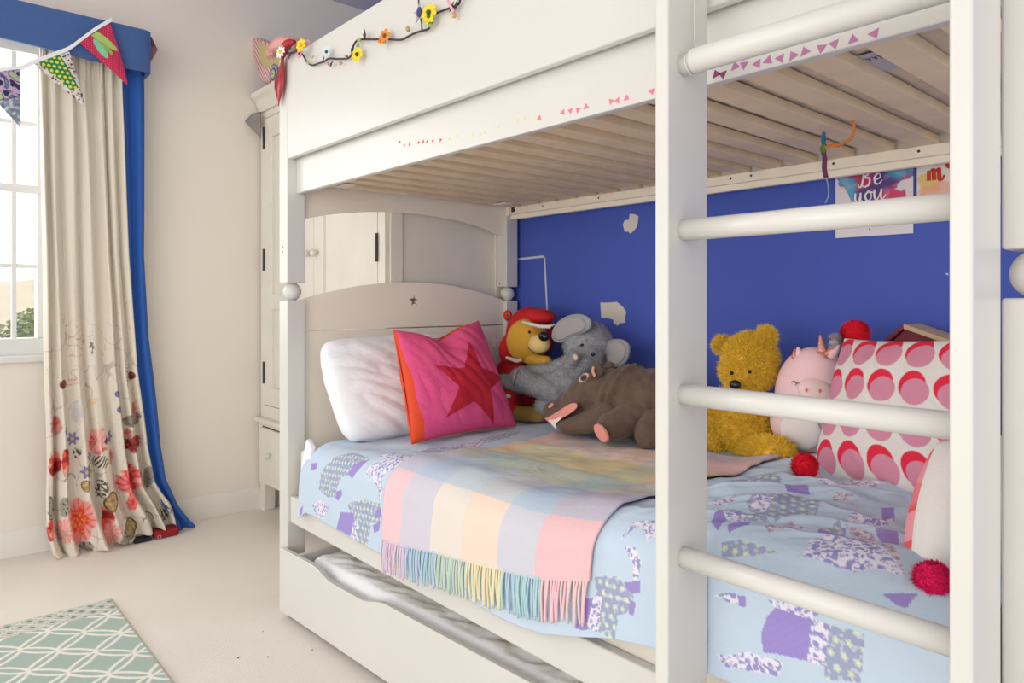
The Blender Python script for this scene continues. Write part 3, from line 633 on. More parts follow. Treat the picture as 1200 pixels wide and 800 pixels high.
# waist ledge, drawer base, legs
mk('waist_ledge', B(WX0 - 0.012, WX1 + 0.012, WF - 0.035, WYB, 0.4505, 0.4725), WARD, wr, bevel=0.007, seg=3)
mk('drawer_carcass', B(WX0 - 0.004, WX1, WF - 0.008, WYB, 0.14, 0.4500), WARD, wr, bevel=0.003)
for a, b in ((WX0 + 0.042, -2.955), (-2.94, WX1 - 0.042)):
    d_ = mk('drawer', B(a, b, WF - 0.020, WF - 0.0082, 0.18, 0.425), WARD, wr, bevel=0.003)
    for x in (a + 0.13, b - 0.13):
        bm = bmesh.new(); tube(bm, [(x, WF - 0.0205, 0.3), (x, WF - 0.03, 0.3), (x, WF - 0.045, 0.3), (x, WF - 0.048, 0.3)], [0.009, 0.014, 0.016, 0.004], 16); mk('knob', bm, PAINT, d_, smooth=True)
bm = bmesh.new()
for a, b in ((WX0 + 0.042, -2.955), (-2.94, WX1 - 0.042)): box(bm, a, b, WF - 0.0088, WF - 0.0080, 0.4255, 0.431)
mk('painted_gap_shadow', bm, DARK, wr)  # solid dark strips standing in for the shadow line above the drawers
for x0, x1 in ((WX0, WX0 + 0.06), (WX1 - 0.06, WX1)):
    for y0, y1 in ((WF - 0.004, WF + 0.055), (WYB - 0.06, WYB)):
        bm = bmesh.new(); vs = box(bm, x0, x1, y0, y1, 0, 0.1395)
        for v in vs:
            if v.co.z < 0.01: v.co.x += (0.012 if v.co.x > (x0 + x1) / 2 else 0) * -1; 
        mk('leg', bm, WARD, wr, bevel=0.003)
# cornice
bm = bmesh.new(); pr = [(0, 2.0205), (0.012, 2.0205), (0.014, 2.045), (0.022, 2.055), (0.026, 2.075), (0.05, 2.09), (0.052, 2.112), (0, 2.112)]
prism(bm, [(WX0 - 0.005, WF - a, z) for a, z in pr], (WX1 - WX0 + 0.03, 0, 0))
box(bm, WX0 - 0.005, WX1 + 0.025, WF + 0.0005, WYB, 2.0205, 2.112)
mk('cornice', bm, WARD, wr, bevel=0.003)

# things on the wardrobe corner
def cloth_prism(name, pts, n, th, mats, painter=None): pass
bc = root('butterfly_cushion', (-3.44, 1.40, 2.112), 'patchwork butterfly cushion with ringed wing spot on top of the wardrobe', 'cushion')
def wing(pxs, Y0, slope=0.35):
    return [Vector((p.x, Y0, p.z)) for p in (atY(a, b, Y0) for a, b in pxs)]
out = [(289, 53), (293, 49), (303, 51), (314, 57), (322, 62), (330, 68), (334, 80), (336, 92), (330, 98), (320, 101), (311, 104), (304, 102), (300, 91), (300, 83), (293, 70)]
Ybf = 1.385
ctr = catmull([*wing(out, Ybf), wing(out, Ybf)[0]], 4)[:-1]
mn = min(p.z for p in ctr); sh = 2.113 - mn
ctr = [p + UP * sh for p in ctr]
cc = sum(ctr, Vector()) / len(ctr)
bm = bmesh.new(); rings = []
for s_, dy in ((0.86, -0.032), (0.96, -0.022), (1.0, 0.0), (0.96, 0.022), (0.86, 0.032)):
    rings.append([bm.verts.new((cc.x + (p.x - cc.x) * s_, Ybf + 0.035 + dy, cc.z + (p.z - cc.z) * s_)) for p in ctr])
for a, b in zip(rings, rings[1:]):
    for i in range(len(a)): bm.faces.new((a[i], a[(i + 1) % len(a)], b[(i + 1) % len(b)], b[i]))
bm.faces.new(rings[0]); bm.faces.new(rings[-1][::-1])
ging = mat('gingham', (226, 190, 190), 0.9)
nt = ging.node_tree; tc = nt.nodes.new('ShaderNodeTexCoord'); ck = nt.nodes.new('ShaderNodeTexChecker'); ck.inputs['Scale'].default_value = 75
ck.inputs['Color1'].default_value = (*lin((205, 120, 130)), 1); ck.inputs['Color2'].default_value = (*lin((232, 218, 210)), 1)
nt.links.new(tc.outputs['Object'], ck.inputs['Vector']); nt.links.new(ck.outputs[0], nt.nodes['Principled BSDF'].inputs['Base Color'])
mk('cushion_body', bm, ging, bc, smooth=True)
yel = [(303, 54), (314, 59), (326, 66), (330, 79), (318, 82), (308, 80), (304, 70)]
bm = bmesh.new(); prism(bm, [p + UP * sh * 0.6 + Vector((0, 0, 0)) for p in catmull([*wing(yel, Ybf), wing(yel, Ybf)[0]], 4)[:-1]], (0, 0.004, 0)); 
mk('applique_patch', bm, mat('mustard_felt', (200, 190, 130), 0.9), bc, label='mustard patch')
for i, (r_, col) in enumerate(((0.05, (140, 120, 140)), (0.04, (190, 180, 190)), (0.031, (95, 80, 110)), (0.022, (160, 190, 180)), (0.012, (235, 220, 120)), (0.006, (120, 110, 120)))):
    p = atY(321, 89, Ybf); bm = bmesh.new(); disc(bm, (p.x, Ybf - 0.001 - 0.0012 * i, p.z + sh * 0.3), (0, -1, 0), r_, th=0.0012, seg=28)
    mk('spot_ring', bm, mat('ring_%d' % i, col, 0.9), bc)
# grey cloth corner poking out at the side of the wardrobe
g_ = root('cloth_pennant', (-3.52, 1.395, 1.86), 'small grey cloth pennant with brown edge hanging at the wardrobe corner by the wall', 'pennant')
pts = [atY(288, 143, 1.352), atY(296, 134.5, 1.375), atY(305.5, 132, 1.40), atY(306, 163, 1.40), atY(299, 155, 1.38)]
bm = bmesh.new(); prism(bm, pts, (0.004, -0.004, 0)); mk('cloth', bm, mat('grey_cloth', (150, 142, 140), 0.9, var=0.2, vscale=40), g_)
bm = bmesh.new(); tube(bm, [pts[0], pts[1], pts[2]], 0.005, 6); mk('edging', bm, mat('brown_edging', (120, 85, 70), 0.8), g_, label='brown edging')

# ================================================================== PELMET, CURTAIN, BUNTING
PX0 = -3.38
pel_m = mat('pelmet_cloth', (72, 102, 158), 0.85, var=0.06, vscale=20, bump=0.1, bscale=300)
bm = bmesh.new(); c_ = 0.03
def pel_out(o): return [(XW + 0.001, 0.869 - o), (PX0 - c_, 0.869 - o), (PX0 - c_ * 0.3, 0.869 - c_ * 0.3 - o), (PX0 - o, 0.869 - c_), (PX0 - o, -1.0)]
o1, o2 = pel_out(0), pel_out(0.012)
N = 60
outer = catmull([(a, b, 0) for a, b in o1[:4]], 6) + [Vector((PX0, 0.84 - i * 0.046, 0)) for i in range(1, 41)]
inner = [Vector((XW + 0.001, 0.857, 0)), Vector((PX0 - 0.03, 0.857, 0)), Vector((PX0 - 0.012, 0.83, 0)), Vector((PX0 - 0.012, -1.0, 0))]
zlo = lambda y: 2.068 + 0.028 * sm(0.75, 0.35, 0) * 0 + 0.022 * (1 - sm(0.3, 0.8, y))
prev = None
for p in outer:
    a, b, c, d = [bm.verts.new((p.x, p.y, float(zlo(p.y)))), bm.verts.new((p.x, p.y, 2.252)), bm.verts.new((p.x - 0.012, min(p.y, 0.857), 2.252)), bm.verts.new((p.x - 0.012, min(p.y, 0.857), float(zlo(p.y))))]
    if prev:
        for q in range(4): bm.faces.new((prev[q], prev[(q + 1) % 4], (a, b, c, d)[(q + 1) % 4], (a, b, c, d)[q]))
    prev = (a, b, c, d)
pm = mk('pelmet', bm, pel_m, smooth=False, bevel=0.002); tag(pm, 'denim blue fabric covered pelmet box above the window', 'pelmet')
mk('top_board', B(XW + 0.001, PX0 - 0.014, -1.0, 0.852, 2.235, 2.25), SKIRT, pm)
mk('curtain_rail', B(-3.475, -3.455, -0.95, 0.85, 2.15, 2.165), WINDOWP, pm)

curt = root('curtain', (-3.44, 0.7, 0.0), 'long linen curtain printed with red and pink flowers, blue leading edge, right of the window', 'curtain')
zk = np.array([2.12, 2.0, 1.26, 0.75, 0.55, 0.40, 0.25, 0.12, 0.03, 0.0])
lk = np.array([0.462, 0.463, 0.474, 0.478, 0.484, 0.486, 0.482, 0.484, 0.50, 0.515])
rk = np.array([0.762, 0.765, 0.792, 0.825, 0.85, 0.866, 0.893, 0.955, 0.985, 0.99])
nu, nv = 300, 620
U, V = np.meshgrid(np.linspace(0, 1, nu), np.linspace(0, 1, nv), indexing='ij')
Zc = 2.13 * (1 - V) + 0.004
lf_ = np.interp(Zc, zk[::-1], lk[::-1]); rt_ = np.interp(Zc, zk[::-1], rk[::-1])
low = 1 - sm(0.0, 0.9, Zc); vlow = 1 - sm(0.0, 0.25, Zc)
ph = 2 * PI * (U * 6.2 + 0.25 * np.sin(U * 7) + 0.05 * np.sin(Zc * 4 + U * 9) + vlow * 0.12 * np.sin(U * 14))
amp = 0.011 + 0.006 * sm(2.1, 1.7, Zc * 1.0) + 0.018 * low
Yc = lf_ + (rt_ - lf_) * U + 0.008 * np.sin(ph * 0.5 + 1) * (1 - np.abs(2 * U - 1))
pl = 1 - sm(0.0, 0.22, 2.13 - Zc)   # pinch pleats
Xc = -3.452 + amp * np.sin(ph) + 0.006 * np.sin(ph * 2.3 + Zc * 3) * (0.4 + low) + 0.004 * pl * np.sin(ph * 4) + 0.045 * low * np.sin(PI * np.clip(U * 0.9 + 0.05, 0, 1)) + 0.02 * vlow * (1 - U) + 0.012 * vlow * np.sin(U * 23 + Zc * 30)
hemlift = 0.10 * sm(0.42, 1.0, U) ** 1.0
Zc2 = Zc * (1 - 0.0) + vlow * np.where(U > 0.42, (U - 0.42) / 0.58 * 0.045, 0) + vlow * 0.006 * np.sin(U * 40)
Cc = np.zeros((nu, nv, 3)); Cc[:] = (226, 217, 201)
wash = sm(1.4, 0.5, Zc) ; mixc(Cc, wash * 0.5, (224, 214, 200))
A, Z_ = Yc, Zc2
CUR = [('bud', 0.5188, 0.539, 0.0209, 0.0435), ('violet', 0.5791, 0.4806, 0.0215, 0.0277), ('flower', 0.6677, 0.4623, 0.0373, 0.0559), ('violet', 0.7163, 0.4729, 0.0114, 0.0271), ('berry', 0.8066, 0.4335, 0.0397, 0.036), ('bud', 0.7878, 0.4767, 0.0172, 0.0239), ('poppy', 0.5139, 0.3848, 0.0243, 0.0529), ('poppy', 0.5523, 0.3912, 0.0155, 0.056), ('cone', 0.5934, 0.4223, 0.0129, 0.0251), ('violet', 0.6346, 0.4039, 0.0088, 0.0197), ('violet', 0.6237, 0.3428, 0.0182, 0.0281), ('leafrow', 0.6751, 0.3752, 0.0337, 0.0264), ('bud', 0.7201, 0.3871, 0.0114, 0.0316), ('stone', 0.6201, 0.285, 0.0124, 0.0231), ('cone', 0.6811, 0.2576, 0.0225, 0.0422), ('pinkflower', 0.7932, 0.2767, 0.049, 0.0608), ('pinkflower', 0.7971, 0.185, 0.0173, 0.0424), ('lotus', 0.602, 0.1344, 0.0472, 0.0896), ('pinkpetal', 0.5452, 0.1093, 0.0247, 0.0548), ('poppy', 0.7013, 0.1181, 0.0227, 0.073), ('pinkpetal', 0.7163, 0.0638, 0.0266, 0.0572), ('leaf', 0.5452, 0.2077, 0.0141, 0.0439), ('leaf', 0.5002, 0.2083, 0.0124, 0.0513), ('poppy', 0.4967, 0.1197, 0.0124, 0.0434), ('leafline', 0.9425, 0.0951, 0.0167, 0.0482), ('stone', 0.7932, 0.0644, 0.0275, 0.0364), ('leaf', 0.766, 0.0358, 0.0233, 0.0398), ('leaf', 0.6201, 0.018, 0.0292, 0.0278), ('lilacblock', 0.5948, 0.5798, 0.0144, 0.0307), ('violet', 0.5523, 0.5186, 0.0056, 0.0171), ('greyleaf', 0.8687, 0.2684, 0.0146, 0.0554), ('greyleaf', 0.8129, 0.5476, 0.0318, 0.021), ('line', 0.5664, 0.3108, 0.0285, 0.0297), ('line', 0.8607, 0.0852, 0.0324, 0.0421), ('stone', 0.7163, 0.2002, 0.0228, 0.0385), ('brown', 0.5442, 0.7135, 0.0143, 0.0205), ('brown', 0.8035, 0.7299, 0.0161, 0.0203), ('twig', 0.5919, 0.8853, 0.0339, 0.0799), ('twig', 0.4931, 0.8129, 0.0129, 0.0517), ('ink', 0.6487, 0.883, 0.0092, 0.0531), ('orange', 0.6603, 0.6318, 0.0174, 0.0175), ('ink', 0.7851, 0.7556, 0.0049, 0.0818), ('ink', 0.5585, 0.9124, 0.0044, 0.0518), ('lilacblock', 0.5919, 0.5928, 0.0169, 0.0474), ('orange', 0.6952, 0.8546, 0.0118, 0.0405), ('blueb', 0.7451, 0.6574, 0.0108, 0.0158), ('blueb', 0.7523, 0.5894, 0.0109, 0.016), ('greyleaf', 0.8035, 0.5297, 0.031, 0.0241), ('bud', 0.8121, 0.5697, 0.0149, 0.0426), ('twig', 0.5807, 0.7301, 0.0224, 0.0668)]
nA = nz_fast(A, Z_, 60, 1.0); nB = nz_fast(A, Z_, 24, 5.0); nC_ = nz_fast(A, Z_, 130, 2.0)
def el(y, z, w_, h_, k=0.3): return np.hypot((A - y) / w_, (Z_ - z) / h_) + k * nA
for k, y, z, w_, h_ in CUR:
    w_ = max(w_, 0.006); e = el(y, z, w_, h_); m_ = 1 - sm(0.85, 1.05, e)
    an = np.arctan2((Z_ - z) / h_, (A - y) / w_); rr = np.hypot((A - y) / w_, (Z_ - z) / h_)
    if k == 'bud': mixc(Cc, m_, (214, 150, 140)); mixc(Cc, (1 - sm(0.4, 0.6, el(y, z + h_ * .3, w_, h_))), (220, 84, 74)); mixc(Cc, m_ * (np.sin(an * 7) > 0.5) * .5, (190, 190, 170))
    elif k == 'violet':
        pe = 1 - sm(0.75, 0.95, rr - 0.22 * np.cos(an * 6)); mixc(Cc, pe, (134, 128, 172)); mixc(Cc, 1 - sm(0.2, 0.35, rr), (220, 180, 90)); mixc(Cc, pe * sm(.3, .5, rr) * (np.sin(an * 12) > 0.4) * .6, (90, 84, 140))
    elif k == 'flower': mixc(Cc, m_, (236, 170, 160)); mixc(Cc, m_ * (nB > 0.05), (222, 110, 100)); mixc(Cc, m_ * (np.sin(an * 9) > 0.6) * .7, (240, 210, 200)); mixc(Cc, (1 - sm(.2, .4, el(y + w_ * .8, z, w_ * .5, h_ * .8))), (70, 60, 80))
    elif k == 'berry': mixc(Cc, m_, (150, 44, 44)); mixc(Cc, m_ * (nC_ > 0.15), (196, 90, 76)); mixc(Cc, m_ * (nC_ < -0.3), (90, 30, 34))
    elif k == 'poppy': mixc(Cc, m_, (216, 84, 66)); mixc(Cc, m_ * (nB > 0.1), (160, 40, 46)); mixc(Cc, m_ * (nB < -0.15), (236, 160, 148))
    elif k in ('cone', 'leafline'): mixc(Cc, m_, (222, 214, 196)); mixc(Cc, m_ * (nC_ > 0.0), (84, 84, 76))
    elif k == 'leafrow': mixc(Cc, m_ * (np.sin((A * 1.2 - Z_ * 0.5) * 520) > 0.1), (70, 48, 48))
    elif k == 'stone': mixc(Cc, m_, (200, 172, 120)); mixc(Cc, m_ * (nA < -0.1), (170, 136, 90)); mixc(Cc, (np.abs(rr - 1) < .1), (110, 90, 70))
    elif k == 'pinkflower': mixc(Cc, m_, (236, 128, 124)); mixc(Cc, m_ * (np.sin(an * 10 + rr * 6) > 0.5), (220, 70, 76)); mixc(Cc, m_ * (nB < -0.2), (244, 190, 184)); mixc(Cc, 1 - sm(.25, .45, rr), (214, 50, 60))
    elif k == 'lotus':
        pe = 1 - sm(0.85, 1.0, rr - 0.16 * np.abs(np.cos(an * 3.5))); mixc(Cc, pe, (238, 160, 150)); q_ = 1 - sm(0.55, 0.68, rr - 0.12 * np.cos(an * 5)); mixc(Cc, q_, (224, 76, 50)); mixc(Cc, q_ * (nC_ > 0.1), (238, 150, 90)); mixc(Cc, pe * (1 - q_) * (np.sin(an * 16) > .7) * .8, (224, 96, 90))
    elif k == 'pinkpetal': mixc(Cc, m_, (238, 180, 172)); mixc(Cc, m_ * (np.sin(an * 12) > .7), (226, 130, 120))
    elif k == 'leaf': mixc(Cc, m_ * .8, (150, 144, 128)); mixc(Cc, m_ * (nC_ > .15), (80, 78, 74))
    elif k == 'lilacblock': mixc(Cc, m_ * .5, (196, 186, 196)); 
    elif k == 'greyleaf': mixc(Cc, m_, (148, 142, 132)); mixc(Cc, m_ * (nC_ > .2), (110, 96, 96))
    elif k == 'line': mixc(Cc, (np.abs(rr - 0.8) < 0.05) * (an > 0), (90, 84, 80))
    elif k == 'brown': mixc(Cc, 1 - sm(.8, 1, rr), (112, 58, 48)); mixc(Cc, (1 - sm(.8, 1, rr)) * (nC_ > .1), (150, 90, 76))
    elif k == 'twig': mixc(Cc, m_ * (np.abs(nB) < 0.04) * .8, (214, 160, 140))
    elif k == 'ink': mixc(Cc, m_ * (np.abs(nA) < 0.09) * .8, (110, 104, 100))
    elif k == 'orange': mixc(Cc, m_ * (nA > 0) * .8, (232, 190, 140))
    elif k == 'blueb': mixc(Cc, 1 - sm(.8, 1, rr), (110, 108, 160))
# fine drawn stems in the lower half
mixc(Cc, (np.abs(nz_fast(A * 2.2, Z_, 9, 11.0)) < 0.012) * sm(1.2, 0.8, Z_) * .55, (170, 150, 140))
grid_mesh('printed_panel', np.stack([Xc, Yc, Zc2], -1), Cc, mat('curtain_linen', attr='Paint', rough=0.9, bump=0.1, bscale=500), curt, thick=0.002)
# blue leading edge
zb = np.array([2.13, 2.0, 1.26, 0.9, 0.7, 0.6, 0.4, 0.25, 0.12, 0.05, 0.0])
lb_ = np.array([0.762, 0.765, 0.79, 0.805, 0.825, 0.842, 0.862, 0.888, 0.94, 0.985, 1.0]); rb_ = np.array([0.862, 0.864, 0.862, 0.882, 0.905, 0.915, 0.93, 0.95, 1.0, 1.045, 1.085])
nu, nv = 70, 320
U, V = np.meshgrid(np.linspace(0, 1, nu), np.linspace(0, 1, nv), indexing='ij'); Zb = 2.13 * (1 - V) + 0.01
l_ = np.interp(Zb, zb[::-1], lb_[::-1]); r_ = np.interp(Zb, zb[::-1], rb_[::-1]); low = 1 - sm(0, 0.8, Zb)
Yq = l_ + (r_ - l_) * U - 0.004
Xq = -3.462 + (0.012 + 0.004 * low) * np.sin(U * 2 * PI * 1.5 + 0.6 + 0.4 * np.sin(Zb * 3)) + 0.025 * low
grid_mesh('blue_leading_edge', np.stack([Xq, Yq, Zb], -1), None, mat('blue_linen', (40, 92, 172), 0.85, bump=0.1, bscale=500), curt, thick=0.002, )['label'] = 'plain bright blue edge'

# dark red pouch peeping out from under the hem
rp = root('red_pouch', (-3.40, 0.93, 0.0), 'dark red cloth pouch with small ring, half under the curtain hem', 'pouch')
p0 = Vector((-3.41, 0.95, 0)); bm = bmesh.new(); box(bm, -3.47, -3.385, 0.885, 0.985, 0.002, 0.036)
mk('pouch_body', bm, mat('dark_red_cloth', (150, 22, 34), 0.8), rp, bevel=0.008, seg=3)
bm = bmesh.new(); R_ = 0.007
tube(bm, [(-3.382, 0.90 + R_ * math.cos(a * PI / 8), 0.012 + R_ * math.sin(a * PI / 8)) for a in range(17)], 0.0015, 6, cap=False); mk('ring', bm, mat('pink_plastic', (220, 150, 150), 0.4), rp)
bs = mk('black_shoe_sole', B(-3.45, -3.385, 0.80, 0.872, 0.001, 0.016), mat('black_rubber', (28, 26, 30), 0.7), bevel=0.006); tag(bs, 'flat black object under the curtain hem, left of the red pouch', 'strap'); bs.name = 'black_strap'

# bunting
FX = -3.362
bt = root('bunting', (FX, 0.4, 2.0), 'white tape bunting with three patterned fabric pennants strung across the pelmet', 'bunting')
tape = [(-60, 88), (-20, 84), (10, 81.5), (25, 79.5), (33, 76), (44, 71), (62, 64), (80, 57), (95, 46.5), (112, 34), (131, 23)]
tp = catmull([atX(a, b, FX) for a, b in tape], 5)
bm = bmesh.new()
for a, b in zip(tp, tp[1:]): pass
prev = None
for p in tp:
    q = [bm.verts.new((p.x, p.y, p.z + 0.009)), bm.verts.new((p.x + 0.003, p.y, p.z + 0.009)), bm.verts.new((p.x + 0.003, p.y, p.z - 0.009)), bm.verts.new((p.x, p.y, p.z - 0.009))]
    if prev:
        for k in range(4): bm.faces.new((prev[k], prev[(k + 1) % 4], q[(k + 1) % 4], q[k]))
    prev = q
mk('white_tape', bm, WHITE_COTTON, bt)
def flag(Apx, Bpx, Cpx, paint, label, curve=0.0):
    a, b, c = (atX(*q, FX + 0.005) for q in (Apx, Bpx, Cpx)); n = 110
    u, v = np.meshgrid(np.linspace(0, 1, n), np.linspace(0, 1, n), indexing='ij')   # u across, v down
    P = (np.array(a)[None, None] * (1 - u)[..., None] + np.array(b) * u[..., None]) * (1 - v)[..., None] + np.array(c) * v[..., None]
    P[..., 0] += 0.006 * np.sin(v * PI) * np.sin(u * PI) + 0.004 * v; P[..., 1] += curve * np.sin(v * PI)
    P = P[:, :-2]
    Yy, Zz = P[..., 1], P[..., 2]; C0 = np.zeros(P.shape); paint(C0, u[:, :-2], v[:, :-2], Yy, Zz)
    o = grid_mesh('pennant', P, C0, mat('bunting_cotton', attr='Paint', rough=0.9), bt, thick=0.0015); o['label'] = label
def p_red(C0, u, v, y, z):
    C0[:] = (196, 34, 76); mixc(C0, (np.hypot((y * 140) % 1 - .5, (z * 140) % 1 - .5) < .22), (226, 110, 140))
    y0, z0 = y[0].mean() * 0 + 0.655, 2.13
    a_, b_ = y - 0.665, z - 2.165
    mixc(C0, 1 - sm(.9, 1, np.hypot((a_ + b_ * 0.3) / 0.055, (b_ + a_ * 0.55) / 0.020)), (176, 206, 110))
    mixc(C0, 1 - sm(.9, 1, np.hypot((y - 0.665 + (z - 2.12) * .6) / 0.018, (z - 2.12) / 0.038)), (130, 206, 160))
    mixc(C0, 1 - sm(.9, 1, np.hypot((y - 0.69) / 0.02, (z - 2.125 + (y - .69)) / 0.012)), (150, 190, 80))
    mixc(C0, 1 - sm(.9, 1, np.hypot((y - 0.655) / 0.016, (z - 2.215) / 0.012)), (240, 220, 226))
def p_green(C0, u, v, y, z):
    C0[:] = (222, 216, 212); n_ = nz_fast(y, z, 110, 3); mixc(C0, n_ > 0.22, (90, 60, 80)); mixc(C0, n_ < -0.32, (196, 150, 130))
    m_ = (v < 0.62) & (u > 0.10 + v * .25) & (u < 0.72 + v * .2)
    mixc(C0, m_, (30, 130, 80)); d_ = np.hypot((y * 55 + (np.floor(z * 55) % 2) * .5) % 1 - .5, (z * 55) % 1 - .5); mixc(C0, m_ * (d_ < 0.33), (224, 214, 60)); mixc(C0, m_ * (d_ < 0.15), (206, 226, 110))
def p_grey(C0, u, v, y, z):
    C0[:] = (134, 144, 158); n_ = nz_fast(y, z, 80, 3); mixc(C0, n_ > 0.2, (190, 200, 204)); mixc(C0, n_ < -0.3, (104, 112, 134))
    m_ = v < 0.5; q_ = nz_fast(y * .6 + z, z * .4 - y, 34, 9)
    mixc(C0, m_ * (q_ > 0.15), (50, 44, 90)); mixc(C0, m_ * (np.abs(q_) < .07), (206, 160, 200)); mixc(C0, m_ * (q_ < -.3), (170, 190, 130)); mixc(C0, m_ * (np.abs(q_ + .2) < .05), (90, 70, 130))
flag((93, 50), (129, 27), (150, 101), p_red, 'dark pink dotted pennant with green bird shapes', 0.004)
flag((40, 75), (81, 60), (102, 128), p_green, 'white floral pennant with green and yellow square')
flag((-32, 88), (23, 81), (24, 150), p_grey, 'grey floral pennant with purple shapes')
pk = [atX(175.5, 34, -3.45), atX(183.5, 48, -3.45), atX(178, 68, -3.45)]
bm = bmesh.new(); Yp = 0.8705
prism(bm, [(-3.50, Yp, 2.262), (-3.40, Yp, 2.235), (-3.45, Yp + 0.04, 2.20), (-3.52, Yp, 2.10)], (0, 0.003, 0))
pp = mk('pink_pennant', bm, mat('pink_cotton', (222, 160, 170), 0.9)); tag(pp, 'pale pink cloth pennant poking out beyond the end of the blue pelmet', 'pennant')

# ================================================================== WALL DECOR
YP = YW - 0.003
bm = bmesh.new()
def strip(bm, a, b, w_, y0=YW - 0.0016, y1=YW - 0.0004):
    a, b = Vector((a[0], 0, a[1])), Vector((b[0], 0, b[1])); d = (b - a).normalized(); n = Vector((-d.z, 0, d.x)) * w_ / 2
    prism(bm, [(q.x, y0, q.z) for q in (a - n, b - n, b + n, a + n)], (0, y1 - y0, 0))
strip(bm, (-2.30, 1.244), (-2.115, 1.249), 0.009); strip(bm, (-2.119, 1.252), (-2.094, 0.90), 0.009)
tag(mk('masking_tape', bm, mat('tape_white', (205, 212, 225), 0.6)), 'thin white tape making a corner on the blue wall above the red-hooded bear', 'tape')
def poster(name, x0, x1, z0, z1, paint, label):
    n = 170; X, Z = np.meshgrid(np.linspace(x0, x1, n), np.linspace(z0, z1, n + 50), indexing='ij')
    C0 = np.zeros((*X.shape, 3)); paint(C0, X, Z)
    r = root(name, ((x0 + x1) / 2, YP, z0), label, 'poster')
    grid_mesh('paper', np.stack([X, np.full_like(X, YP) + 0.0008 * np.sin(X * 30), Z], -1), C0, mat('poster_paper', attr='Paint', rough=0.55), r, thick=0.0006)
    return r
def paint_you(C0, X, Z):
    C0[:] = (232, 226, 232); cx, cz = -0.80, 1.40
    e = np.hypot((X - cx) / 0.094, (Z - cz) / 0.092) + 0.45 * nz_fast(X, Z, 28, 1) + 0.2 * nz_fast(X, Z, 70, 2)
    m_ = 1 - sm(0.85, 1.0, e); a_ = nz_fast(X, Z, 16, 6)
    mixc(C0, m_, (90, 60, 130)); mixc(C0, m_ * sm(0.0, 0.5, (-(X - cx) / 0.07 + (Z - cz) / 0.1 + a_)), (196, 50, 96)); mixc(C0, m_ * sm(0.0, 0.6, ((X - cx) / 0.07 + (Z - cz) / 0.05 - 0.5 + a_)), (70, 170, 206)); mixc(C0, m_ * sm(0.3, 0.8, ((X - cx) / 0.06 - (Z - cz) / 0.04 - .9 + a_)), (214, 70, 120)); mixc(C0, m_ * sm(0.75, 1.1, (-(X - cx) / 0.07 - (Z - cz) / 0.09 + a_ * .5)), (90, 170, 206))
    mixc(C0, m_ * sm(0.1, 0.3, nz_fast(X, Z, 45, 4)) * .25, (240, 200, 220))
def letters(parent, strokes, m_, r=0.0022):
    bm = bmesh.new()
    for st in strokes:
        pts = catmull([(x, YP - 0.0012, z) for x, z in st], 6); n_ = len(pts)
        rr = [r * (1.1 if (pts[min(i + 1, n_ - 1)] - pts[max(i - 1, 0)]).z < 0 else 0.6) for i in range(n_)]
        tube(bm, pts, rr, 8)
    for v in bm.verts: v.co.y = YP - 0.0012 + (v.co.y - YP + 0.0012) * 0.35
    mk('lettering', bm, m_, parent, smooth=True)
def T_(st, ox, oz, s): return [[(ox + a * s, oz + b * s) for a, b in q] for q in st]
gB = [[(0.18, 0.95), (0.16, 0.5), (0.05, 0.05), (-0.12, 0.02), (-0.1, 0.18)], [(-0.05, 0.75), (0.1, 1.0), (0.45, 1.02), (0.5, 0.75), (0.2, 0.55), (0.5, 0.45), (0.48, 0.1), (0.22, -0.02), (0.1, 0.1)]]
ge = [[(0.0, 0.25), (0.28, 0.35), (0.3, 0.55), (0.14, 0.6), (0.0, 0.35), (0.06, 0.05), (0.25, 0.02), (0.42, 0.2)]]
gy = [[(0.0, 0.6), (0.0, 0.2), (0.16, 0.1), (0.3, 0.55)], [(0.3, 0.6), (0.28, 0.1), (0.15, -0.35), (0.0, -0.3), (0.12, -0.05), (0.4, 0.15)]]
go = [[(0.2, 0.6), (0.0, 0.35), (0.1, 0.05), (0.32, 0.15), (0.32, 0.5), (0.18, 0.6), (0.3, 0.5), (0.5, 0.5)]]
gu = [[(0.0, 0.6), (0.0, 0.15), (0.16, 0.03), (0.36, 0.5)], [(0.38, 0.6), (0.36, 0.15), (0.45, 0.02), (0.62, 0.25)]]
yp = poster('poster', -0.905, -0.698, 1.243, 1.537, paint_you, "watercolour poster reading Be you, hanging behind the ladder, left of the poster with red letters")
wt = mat('white_ink', (246, 244, 248), 0.6)
s_ = 0.048
letters(yp, T_(gB, -0.835, 1.383, s_) + T_(ge, -0.797, 1.386, s_) + T_(gy, -0.849, 1.338, s_) + T_(go, -0.822, 1.341, s_) + T_(gu, -0.797, 1.343, s_), wt, 0.0026)
def paint_me(C0, X, Z):
    C0[:] = (232, 226, 220); e = np.hypot((X + 0.66) / 0.03, (Z - 1.372) / 0.03) + .5 * nz_fast(X, Z, 40, 2); mixc(C0, (1 - sm(.8, 1.1, e)) * .7, (230, 190, 90))
    e = np.hypot((X + 0.62) / 0.06, (Z - 1.345) / 0.03) + .5 * nz_fast(X, Z, 30, 5); mixc(C0, (1 - sm(.8, 1.1, e)) * .6, (240, 160, 140))
mp = poster('poster', -0.689, -0.50, 1.30, 1.537, paint_me, 'white poster with red lettering, right of the Be you poster, cut off by the ladder')
gm = [[(0.0, 0.55), (0.0, 0.05)], [(0.0, 0.4), (0.2, 0.6), (0.24, 0.05)], [(0.24, 0.4), (0.45, 0.6), (0.48, 0.1), (0.62, 0.05), (0.7, 0.25)]]
redink = mat('red_ink', (205, 50, 36), 0.6)
letters(mp, T_(gm, -0.66, 1.376, 0.052) + T_(ge, -0.618, 1.408, 0.052), redink, 0.0045)
bm = bmesh.new()
